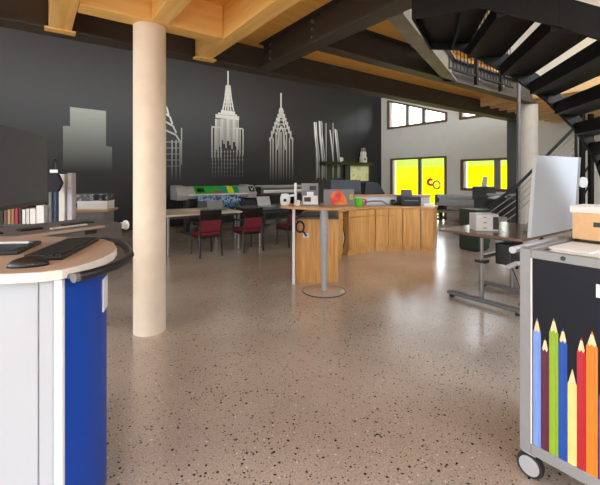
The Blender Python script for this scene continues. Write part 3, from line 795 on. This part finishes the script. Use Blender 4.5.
obj('case', MB().b2(-.13, -.12, 0, .13, .12, .2), M['panelwhite'], t, bevel=.003)
for k in range(3):
    d = obj('drawer', MB().b2(-.122, -.128, .008+.063*k, .06, -.12, .065+.063*k), M['offwhite'], t)
    obj('grip', MB().b2(-.05, -.131, .032+.063*k, -.01, -.128, .042+.063*k), M['midgrey'], d)
obj('photo_side', MB().b2(.065, -.128, .02, .125, -.12, .17), M['darkgrey'], t)
# leaning board
p0 = Vector((2.465, 3.93, .85)); du = Vector((UX, UY, 0)); dv = Vector((-UY, UX, 0))
t = thing('leaning_board', 'large white board standing upright on the work table behind the trolley', 'board', p0, ROT)
tl = Matrix.Shear('XY', 4, (0, 0)) if False else None
obj('board', MB().slab([(0, .0, 0), (1.24, .0, 0), (1.34, -.02, .9), (.10, -.02, .885)], (0, .035, 0)), M['panelwhite'], t)
obj('edge_strip', MB().slab([(1.24, -.004, 0), (1.31, -.004, 0), (1.41, -.024, .9), (1.34, -.024, .9)], (0, .05, 0)), M['grey'], t)
obj('prop_foot', MB().slab([(.5, .04, 0), (.5, .3, 0), (.5, .03, .5)], (.02, 0, 0)), M['grey'], t)

# ------------------------------------------------------------------ trolley with pencils
TA, TB = 2.006, .858
t = thing('tool_trolley', 'grey wheeled trolley with coloured pencils printed on its dark front', 'trolley', hall(TA, TB), ROT)
TW, TD, TH = .70, .72, 1.14
fr = .052
obj('body', MB().b2(.012, -TW+.01, .12, TD, -.01, TH-.05), M['grey'], t)
fm = MB().b2(-.005, -fr, .122, .03, 0, TH).b2(-.005, -TW, .122, .03, -TW+fr, TH).b2(-.005, -TW+fr, TH-.042, .03, -fr, TH).b2(-.005, -TW+fr, .122, .03, -fr, .178)
obj('front_frame', fm, M['grey'], t, bevel=.004)
pn = obj('front_panel', MB().b2(.0, -TW+fr, .178, .014, -fr, TH-.042), M['navy'], t)
obj('light_edge', MB().b2(-.007, -fr-.006, .178, .0, -fr, TH-.042), M['offwhite'], t)
obj('top_tray', MB().b2(.04, -TW+.04, TH-.05, TD-.04, -.04, TH-.025), M['tray'], t)
obj('top_rim', MB().b2(.03, -.045, TH-.05, TD, 0, TH).b2(.03, -TW, TH-.05, TD, -TW+.045, TH).b2(TD-.045, -TW+.045, TH-.05, TD, -.045, TH), M['grey'], t, bevel=.006)
obj('push_handle', MB().tube([(-.03, .024, TH-.012), (.3, .024, TH-.012), (.62, .024, TH-.012)], .017, 12), M['silver'], t, smooth=True)
obj('handle_bracket', MB().b2(.04, 0, TH-.025, .07, .02, TH).b2(.52, 0, TH-.025, .55, .02, TH), M['grey'], t)
obj('side_hook', MB().tube([(.03, 0, TH-.085), (.03, .03, TH-.09), (-.015, .05, TH-.105)], .012, 10), M['silver'], t, smooth=True)
obj('key_lock', MB().cyl((-.008, -.19, TH-.02), (-.003, -.19, TH-.02), .011), M['black'], t)
for i, (x, y) in enumerate(((.01, -.045), (TD-.1, -.06), (.08, -TW+.07), (TD-.1, -TW+.07))):
    c = obj('caster', MB().cyl((x-.02, y, .062), (x+.02, y, .062), .046, n=28), M['silver'], t, smooth=True)
    obj('tyre', MB().tube([(x, y+.053*math.cos(a), .062+.053*math.sin(a)) for a in [2*PI*k/28 for k in range(28)]], .009, 8, True).cyl((x-.015, y, .062), (x+.015, y, .062), .059, n=28), M['rubber'], c, smooth=True)
    obj('fork', MB().b2(x+.024, y-.025, .06, x+.032, y+.025, .122).b2(x-.02, y-.03, .1215, x+.032, y+.03, .126), M['silver'], c)
def tf(px, py):
    tt = (px-300)/368; cx0, cy0 = ab(TA, TB)
    s = (cy0*tt-cx0)/(UY+UX*tt); d = cy0-UX*s
    return s, CAMH+(177-py)/368*d
pens = [(533.5, 541, 318, (120, 152, 216)), (541.5, 549, 337, (92, 30, 58)), (549.5, 558.5, 318, (140, 172, 36)), (558.8, 567.5, 328, (24, 74, 160)), (568, 577, 369, (232, 206, 130)),
        (577.2, 586, 337, (178, 28, 40)), (586.5, 598, 331, (238, 124, 30)), (599, 611, 382, (120, 60, 130)), (612, 626, 340, (30, 130, 90)), (627, 643, 330, (232, 206, 130)), (644, 662, 350, (178, 28, 40))]
woodtip = mat('pencil_wood', (232, 206, 160), .6)
for i, (x0, x1, ty, c) in enumerate(pens):
    s0, _ = tf(x0, ty); s1, _ = tf(x1, ty); sm, zt = tf((x0+x1)/2, ty)
    if s1 > TW-fr: break
    w = s1-s0; zc = zt-.07; y = lambda s: -s
    shade = mat('pencil_%d' % i, c, .5)
    # hexagonal barrel in low relief with scalloped shoulder
    bar = MB()
    for k, (f0, f1, dx) in enumerate(((0, .27, .004), (.27, .73, .007), (.73, 1, .004))):
        a, b = s0+w*f0, s0+w*f1; m = (a+b)/2
        bar.slab([(0, y(a), .18), (0, y(b), .18), (0, y(b), zc), (0, y(m), zc+.012), (0, y(a), zc)], (-dx, 0, 0))
    pg = obj('pencil_graphic', bar, shade, pn)
    tip = MB().slab([(0, y(s0+.001), zc-.004), (0, y(s1-.001), zc-.004), (0, y(sm+w*.1), zt-.014), (0, y(sm-w*.1), zt-.014)], (-.0035, 0, 0))
    obj('sharpened_cone', tip, woodtip, pn)
    obj('pencil_lead', MB().slab([(0, y(sm+w*.11), zt-.015), (0, y(sm-w*.11), zt-.015), (0, y(sm), zt)], (-.004, 0, 0)), shade, pn)
# the word starting with D on the panel
s0, zt = tf(596.5, 284); _, zl = tf(596.5, 297)
dm = MB(); hh = zt-zl; ww = hh*.8
dm.b2(-.006, -s0, zl, 0, -s0-ww*.28, zt)
dm.b2(-.006, -s0-ww*.28, zl, 0, -s0-ww*.75, zl+hh*.2); dm.b2(-.006, -s0-ww*.28, zt-hh*.2, 0, -s0-ww*.75, zt)
dm.slab([(0, -s0-ww*.75, zl), (0, -s0-ww, zl+hh*.25), (0, -s0-ww, zt-hh*.25), (0, -s0-ww*.75, zt), (0, -s0-ww*.75, zt-hh*.2), (0, -s0-ww*.8, zt-hh*.3), (0, -s0-ww*.8, zl+hh*.3), (0, -s0-ww*.75, zl+hh*.2)], (-.006, 0, 0))
obj('letter', dm, M['white'], pn)
# load on the trolley
zt = TH
t = thing('cardboard_box', 'brown cardboard box with hand hole and white lid on the trolley', 'box', hall(TA+.52, TB-.16, zt), ROT)
obj('carton', MB().b2(-.0, -.36, .005, .2, .1, .155), M['card'], t, bevel=.003)
obj('lid', MB().b2(-.01, -.37, .155, .21, .11, .195), M['offwhite'], t, bevel=.004)
obj('hand_hole', MB().box(-.0015, -.04, .095, .004, .08, .026), M['black'], t)
hb = tag(obj('paper_pile', MB().box(0, 0, .006, .34, .2, .012, rz=.1).box(.02, .01, .016, .3, .18, .008, rz=-.05), M['offwhite'], loc=hall(TA+.3, TB-.17, TH-.025), rz=ROT), 'thin pile of white papers on the trolley tray', 'paper')

# ------------------------------------------------------------------ terminal in the left foreground
t = thing('service_terminal', 'white and blue service terminal with rounded beige top', 'counter', (0, 0, 0))
topo = [(-2.05, 1.31), (-1.083, 1.325), (-.957, 1.352), (-.90, 1.392), (-.868, 1.47), (-.855, 1.60), (-.868, 1.72), (-.91, 1.83), (-.99, 1.96), (-1.10, 2.07), (-1.22, 2.13), (-1.5, 2.17), (-2.05, 2.17)]
def inset(poly, d):
    c = Vector((-1.4, 1.75)); return [(x+(c.x-x)*d, y+(c.y-y)*d) for x, y in poly]
obj('edge_band', MB().prism(topo, 1.112, 1.1485), M['offwhite'], t, bevel=.004)
obj('tabletop', MB().prism(inset(topo, .006), 1.1487, 1.1500), M['beige'], t)
body = [(-1.98, 1.40), (-.925, 1.428), (-.90, 1.52), (-.908, 1.64), (-.953, 1.775), (-1.05, 1.92), (-1.2, 2.03), (-1.98, 2.07)]
obj('body', MB().prism(body, .02, 1.112), M['terminal_grey'], t)
obj('plinth', MB().prism(inset(body, .05), 0, .02), M['darkgrey'], t)
for xa, xb in ((-1.98, -1.003), (-.999, -.946)):
    obj('front_panel', MB().slab([(xa, 1.385+(xa+1.98)*.0234, .03), (xb, 1.385+(xb+1.98)*.0234, .03), (xb, 1.385+(xb+1.98)*.0234, 1.108), (xa, 1.385+(xa+1.98)*.0234, 1.108)], (0, .02, 0)), M['terminal_grey'], t, bevel=.004)
obj('corner_strip', MB().slab([(-.939, 1.400, .03), (-.905, 1.400, .03), (-.905, 1.400, 1.108), (-.939, 1.400, 1.108)], (0, .02, 0)), M['white'], t, bevel=.005)
bl = [(-.918, 1.408), (-.888, 1.50), (-.894, 1.64), (-.938, 1.785), (-1.04, 1.935)]
bo = [(x-.012, y+.004) for x, y in bl]
obj('blue_panel', MB().prism(bl+bo[::-1], .03, 1.108), M['blue'], t, smooth=True)
obj('card_holder', MB().box(-.922, 1.735, .952, .012, .09, .15, rz=.30), M['white'], t, bevel=.003)
hp = [(-.855, 1.40, 1.118), (-.82, 1.45, 1.12), (-.79, 1.56, 1.12), (-.793, 1.68, 1.12), (-.83, 1.80, 1.12), (-.90, 1.93, 1.12), (-1.0, 2.08, 1.12), (-1.12, 2.18, 1.12), (-1.3, 2.23, 1.12)]
obj('grab_handle', MB().tube(hp, .018, 10), M['black'], t, smooth=True)
obj('handle_end', MB().cyl((-.858, 1.392, 1.118), (-.85, 1.41, 1.118), .019).cyl((-.9, 1.42, 1.118), (-.85, 1.42, 1.118), .01), M['machine'], t)
CT = 1.15
# keyboard
k0 = Vector((-1.165, 1.76, CT)); kr = math.atan2(.97, -.21)-PI/2   # long axis along depth
t = thing('keyboard', 'black computer keyboard on the rounded terminal top', 'keyboard', k0, kr)
t.location = (-1.125, 1.765, CT)
obj('base', MB().b2(-.078, -.24, .0, .078, .24, .018), M['black'], t, bevel=.005)
km = mat('key_black', (36, 36, 38), .5)
for r in range(5):
    rowm = MB()
    for c in range(14):
        rowm.b2(-.071+.0285*r, -.228+.0328*c, .018, -.047+.0285*r, -.2+.0328*c, .024)
    obj('key_row', rowm, km, t)
t = thing('mouse', 'black computer mouse with painted grey highlight in front of the keyboard', 'mouse', (-1.07, 1.45, CT), .35)
obj('shell', MB().ball((0, 0, .0), .068, (1.05, .62, .55), 20), M['black'], t, smooth='all')
for o in kids(t):
    for v in o.data.vertices: v.co.z = max(v.co.z, 0)
obj('side_highlight', MB().ball((.01, -.02, .006), .04, (.9, .5, .45), 16), M['midgrey'], t, smooth='all')  # highlight on the black shell, put in as a grey bump
for o in kids(t):
    for v in o.data.vertices: v.co.z = max(v.co.z, 0)
t = thing('tablet', 'flat black tablet at the edge of the terminal top beside the mouse', 'tablet', (-1.46, 1.74, CT), .3)
obj('slab', MB().b2(-.16, -.14, 0, .16, .14, .02), M['black'], t, bevel=.006)
obj('glass_front', MB().b2(-.14, -.12, .02, .14, .12, .0215), M['screen'], t)
t = thing('pen', 'white pen lying on the black tablet', 'pen', (-1.40, 1.80, CT+.0225+.006), .12)
obj('barrel', MB().cyl((-.1, 0, 0), (.07, 0, 0), .006, n=10), M['white'], t)
obj('point', MB().cyl((.07, 0, 0), (.09, 0, 0), .006, .001, n=10), M['midgrey'], t)
# big screen
e1 = Vector((-1.61, 2.35, 0)); dr = Vector((.26, -.965, 0)); L = .78
rzs = math.atan2(dr.y, dr.x)
t = thing('computer_monitor', 'large dark switched-off monitor angled beside the keyboard', 'monitor', e1, rzs)
zb0, zt0 = 1.335, 1.76
obj('housing', MB().b2(0, -.045, zb0, L, -.008, zt0), M['black'], t, bevel=.004)
obj('screen', MB().b2(.004, -.008, zb0+.018, L-.004, -.001, zt0-.004), M['screen'], t)
obj('lower_bezel', MB().b2(.0, -.008, zb0, L, .0, zb0+.016), M['black'], t)
obj('arm', MB().b2(.64, -.14, 1.5, .74, -.045, 1.6).b2(.66, -.16, CT, .72, -.1, 1.6), M['darkgrey'], t)
obj('stand_plate', MB().b2(.58, -.24, CT, .78, -.04, CT+.012), M['darkgrey'], t)

# ------------------------------------------------------------------ grey machine, shelf and books behind the terminal
e = Vector((-1.86, 3.92, .05)); ang = math.atan2(-.93, -.42)
t = thing('cutting_machine', 'long grey cutting machine with slotted top behind the terminal', 'machine', e, ang)
obj('body', MB().slab([(0, -.05, .78), (0, -.05, .96), (0, -.5, 1.0), (0, -.5, .78)], (1.75, 0, 0)), M['machine'], t, bevel=.012)
obj('front_lip', MB().b2(.25, -.05, .945, 1.75, .015, .965), M['beige'], t, bevel=.004)
obj('roller_end', MB().cyl((-.05, -.06, .93), (.0, -.06, .93), .035, n=24).tube([(-.055, -.06+.04*math.cos(a), .93+.04*math.sin(a)) for a in [2*PI*i/20 for i in range(20)]], .012, 6, True), M['white'], t, smooth=True)
for x in (.3, .85, 1.4):
    obj('front_slot', MB().b2(x, -.053, .89, x+.12, -.045, .925), M['black'], t)
for x, w in ((.35, .3), (.8, .18), (1.15, .25)):
    obj('top_slot', MB().box(x, -.25, .984, w, .07, .012, mtx=Matrix.Rotation(-.089, 4, 'X')), M['black'], t)
obj('white_ruler', MB().box(.5, -.16, .976, .35, .03, .01, mtx=Matrix.Rotation(-.089, 4, 'X')), M['white'], t)
for x in (.45, 1.45):
    obj('leg', MB().b2(x, -.32, .01, x+.08, -.22, .78), M['darkgrey'], t)
    obj('foot', MB().b2(x, -.52, -.05, x+.08, -.02, .01), M['darkgrey'], t)
SH = .88
t = thing('low_shelf', 'low dark shelf carrying books behind the grey machine', 'shelf', (-3.75, 5.05, 0), .1)
obj('top', MB().b2(-.75, -.2, SH-.03, .72, .22, SH), M['darkgrey'], t)
for x in (-.74, -.02, .69):
    obj('upright', MB().b2(x, -.19, 0, x+.03, .21, SH-.03), M['darkgrey'], t)
obj('board', MB().b2(-.71, -.18, .4, -.02, .2, .43).b2(.01, -.18, .4, .69, .2, .43), M['darkgrey'], t)
books = [(232, 226, 206, .21, 'cream'), (150, 140, 40, .2, 'olive yellow'), (40, 36, 34, .22, 'near-black'), (110, 84, 66, .2, 'brown'), (176, 140, 110, .2, 'tan'), (150, 110, 84, .21, 'dark tan'), (176, 40, 56, .22, 'red'), (70, 34, 40, .21, 'maroon'),
         (226, 226, 226, .19, 'thin white'), (214, 216, 218, .2, 'pale grey'), (232, 232, 230, .2, 'wide white'), (238, 238, 238, .24, 'tall white')]
x = -4.04
for i, (r_, g_, b_, hh, nm) in enumerate(books):
    w = .042 if i < 8 else (.045, .045, .075, .10)[i-8]
    o = thing('book', '%s book in the row of books under the monitor' % nm, 'book', (x+w/2, 4.95+.1*(x+w/2+3.75), SH), .1, 'books on the low shelf')
    mm = mat('book_%d' % i, (r_, g_, b_), .6)
    obj('cover', MB().b2(-w/2+.002, -.1, 0, -w/2+.006, .1, hh).b2(w/2-.006, -.1, 0, w/2-.002, .1, hh).b2(-w/2+.002, -.1, 0, w/2-.002, -.094, hh), mm, o)
    obj('pages', MB().b2(-w/2+.006, -.094, .004, w/2-.006, .095, hh-.006), M['offwhite'], o)
    x += w+.003
def binder(name, label, cat, px0, px1, py, m, dep=4.95, roll=False):
    p0 = at(px0, py, dep); w = (px1-px0)/368*dep*.92; H = p0.z-SH
    o = thing(name, label, cat, (p0.x+w/2, dep+.02, SH), .08, 'tall folders beside the monitor')
    if roll:
        obj('tube', MB().cyl((0, 0, 0), (0, 0, H), w/2, n=20), M[m] if m in M else m, o, smooth=True)
        obj('end_cap', MB().cyl((0, 0, H), (0, 0, H+.012), w/2+.003, n=20), M['white'], o)
    else:
        obj('spine', MB().b2(-w/2, -.05, 0, w/2, .05, H), M[m] if m in M else m, o, bevel=.006)
        obj('label_strip', MB().b2(-w/2+.012, -.053, H*.72, w/2-.012, -.05, H*.95), M['offwhite'], o)
binder('poster_tube', 'grey poster tube right beside the monitor edge', 'tube', 48, 52, 190, 'midgrey', roll=True)
binder('poster_tube', 'glossy blue poster tube among the tall folders', 'tube', 53, 59, 188, mat('tube_blue', (40, 78, 116), .3), roll=True)
binder('tall_folder', 'tall cream folder beside the blue poster tube', 'folder', 60, 66, 174, 'offwhite')
binder('tall_folder', 'tall lilac-grey folder at the end of the row', 'folder', 68.5, 73.5, 173, mat('folder_lilac', (196, 192, 206), .6))
t = thing('hanging_bag', 'dark navy bag with white tag hanging on a peg above the poster tubes', 'bag', at(54, 190, 4.7))
mb = MB().slab([(-.09, 0, -.03), (.05, 0, -.02), (.1, 0, .09), (.05, 0, .2), (-.05, 0, .24), (-.1, 0, .1)], (0, .05, 0))
obj('pouch', mb, mat('bag_navy', (34, 30, 46), .8), t, bevel=.012)
obj('white_tag', MB().b2(-.05, -.006, .22, .05, .0, .26), M['white'], t)
obj('strap', MB().tube([(-.04, .02, .2), (-.03, .02, .33), (0, .02, .4), (.02, .02, .33), (.02, .02, .2)], .008, 6), M['black'], t)
bp = at(54, 190, 4.7)
t = thing('coat_stand', 'thin dark stand holding the navy bag behind the machine', 'stand', (bp.x, bp.y+.02, 0))
obj('pole', MB().cyl((0, 0.02, .02), (0, 0.02, bp.z+.42), .012), M['darkgrey'], t)
obj('foot', MB().cyl((0, .02, 0), (0, .02, .02), .12), M['darkgrey'], t)
obj('peg', MB().cyl((0, .02, bp.z+.405), (0, -.02, bp.z+.405), .006), M['darkgrey'], t)
# grey cabinet with boxes
t = thing('side_cabinet', 'grey cabinet with wooden top board between the folders and the column', 'cabinet', (-3.43, 6.0, 0), .15)
obj('body', MB().b2(-.27, -.22, .04, .3, .22, .95), M['midgrey'], t)
obj('top_board', MB().b2(-.37, -.25, .95, .36, .25, .985), M['oak_top'], t)
obj('wood_side', MB().b2(-.36, -.24, 0, -.30, .24, .95), M['oak'], t)
obj('door', MB().b2(-.25, -.235, .06, .28, -.22, .93), M['midgrey'], t)
obj('base', MB().b2(-.27, -.2, 0, .3, .2, .04), M['black'], t)
t = thing('storage_box', 'flat white box on the grey cabinet', 'box', (-3.33, 5.98, .985), .15)
obj('box', MB().b2(-.2, -.17, 0, .24, .17, .11), M['white'], t, bevel=.004)
obj('lid', MB().b2(-.205, -.175, .11, .245, .175, .135), M['white'], t, bevel=.004)
t = thing('storage_box', 'dark patterned box lying on top of the flat white box', 'box', (-3.36, 5.98, 1.12), .15)
obj('box', MB().b2(-.22, -.15, 0, .27, .15, .11), art_material('dark_pattern', [(20, 20, 28), (24, 26, 40), (30, 32, 44), (150, 150, 156), (26, 28, 50)], 14), t)
obj('blue_panel', MB().b2(.06, -.153, .01, .14, -.15, .10).b2(.18, -.153, .01, .24, -.15, .10), M['navy'], t)

# ------------------------------------------------------------------ machines by the gable windows
t = thing('gable_plotter', 'large grey plotter with long rollers under the gable window', 'plotter', hall(11.9, 6.9), ROT-PI/2)
# local x runs towards -b, y towards +a
obj('upper_roller', MB().cyl((-.85, -.22, .82), (.9, -.22, .82), .075), M['plotter_grey'], t, smooth=True)
obj('body', MB().b2(-.9, -.2, .50, .95, .25, .74), M['plotter_grey'], t, bevel=.02)
obj('lower_roller', MB().cyl((-.85, -.28, .55), (.9, -.28, .55), .06), M['silver'], t, smooth=True)
obj('lower_shelf', MB().b2(-.85, -.3, .26, .9, .2, .34), M['grey'], t)
for s in (-.85, .9):
    obj('end_plate', MB().b2(s-.05, -.32, .22, s+.05, .28, .88), M['darkgrey'], t, bevel=.02)
    obj('leg', MB().b2(s-.03, -.1, .05, s+.03, .06, .3), M['darkgrey'], t)
    obj('foot', MB().b2(s-.04, -.4, 0, s+.04, .3, .05), M['darkgrey'], t)
t = thing('box_printer', 'dark boxy printer raised above the plotter before the gable window', 'printer', at(484, 200, 11.0)*1.0)
c = at(484, 199, 11.0); t.location = (c.x, c.y, 0); t.rotation_euler.z = ROT-PI/2
obj('stand', MB().b2(-.2, -.2, 0, .2, .2, .85), M['darkgrey'], t)
obj('housing', MB().b2(-.24, -.25, .85, .24, .25, 1.22), M['darkgrey'], t, bevel=.03)
obj('paper_feed', MB().box(.02, .0, 1.36, .14, .02, .3, mtx=Matrix.Rotation(.15, 4, 'Y')), M['panelwhite'], t)
c = at(500, 207, 8.6)
t = thing('hooded_machine', 'black hooded machine with curved cover between plotter and steel post', 'machine', (c.x, c.y, 0), -.2)
obj('cover', MB().slab([(-.42, -.3, .6), (-.3, -.3, .78), (-.2, -.3, 1.0), (.0, -.3, 1.05), (.32, -.3, 1.0), (.36, -.3, .6)], (0, .6, 0)), M['black'], t, bevel=.03)
obj('top_bar', MB().box(.0, -.1, 1.09, .62, .12, .04, rz=.0), M['grey'], t)
for sx in (-.3, .28):
    for sy in (-.22, .22):
        obj('leg', MB().cyl((sx, sy, 0), (sx, sy, .62), .025), M['darkgrey'], t)
obj('side_lamp', MB().ball((.3, -.32, .55), .07), M['machine'], t, smooth='all')
c = at(474, 218, 7.6)
t = thing('green_cabinet', 'low dark green cabinet behind the brown work table', 'cabinet', (c.x, c.y, 0), .5)
obj('body', MB().b2(-.2, -.2, .04, .2, .2, .84), mat('cabinet_green', (34, 52, 44), .5), t, bevel=.004)
obj('door', MB().b2(-.18, -.215, .08, .18, -.2, .8), mat('cabinet_green_door', (38, 58, 49), .5), t)
obj('base', MB().b2(-.18, -.17, 0, .18, .19, .04), M['black'], t)

# ------------------------------------------------------------------ light, sky, camera
w = bpy.data.worlds.new('sky'); S.world = w; w.use_nodes = True
nt = w.node_tree; bg = nt.nodes['Background']
tc = nt.nodes.new('ShaderNodeTexCoord'); sp = nt.nodes.new('ShaderNodeSeparateXYZ'); rp = nt.nodes.new('ShaderNodeValToRGB')
rp.color_ramp.elements[0].position = .0; rp.color_ramp.elements[0].color = (1.0, .985, .95, 1)
rp.color_ramp.elements[1].position = .6; rp.color_ramp.elements[1].color = (.72, .84, 1.0, 1)
nt.links.new(tc.outputs['Generated'], sp.inputs[0]); nt.links.new(sp.outputs['Z'], rp.inputs['Fac']); nt.links.new(rp.outputs['Color'], bg.inputs['Color'])
bg.inputs['Strength'].default_value = 4.2
sd = bpy.data.lights.new('sun', 'SUN'); sd.energy = .8; sd.angle = .02; sd.color = (1, .95, .86)
so = bpy.data.objects.new('sun', sd); C.objects.link(so)
sx, sy = ab(-.25, 1)
so.rotation_euler = Vector((sx, sy, 1.5)).to_track_quat('Z', 'Y').to_euler()
so.location = (0, 0, 20)

cd = bpy.data.cameras.new('camera'); co = bpy.data.objects.new('camera', cd); C.objects.link(co)
co.location = (0, 0, CAMH); co.rotation_euler = (PI/2, 0, 0)
cd.sensor_fit = 'HORIZONTAL'; cd.sensor_width = 36; cd.lens = 368/600*36
cd.shift_y = -(242.5-177)/600
cd.clip_start = .05; cd.clip_end = 500
S.camera = co
vs = S.view_settings
S.display_settings.display_device = 'sRGB'
vs.view_transform = 'Standard'; vs.look = 'None'; vs.gamma = 1; vs.use_curve_mapping = False
vs.exposure = .75
S.cycles.use_denoising = True
S.cycles.max_bounces = 10; S.cycles.diffuse_bounces = 6; S.cycles.transparent_max_bounces = 12
S.cycles.sample_clamp_indirect = 4
S.cycles.caustics_reflective = False; S.cycles.caustics_refractive = False
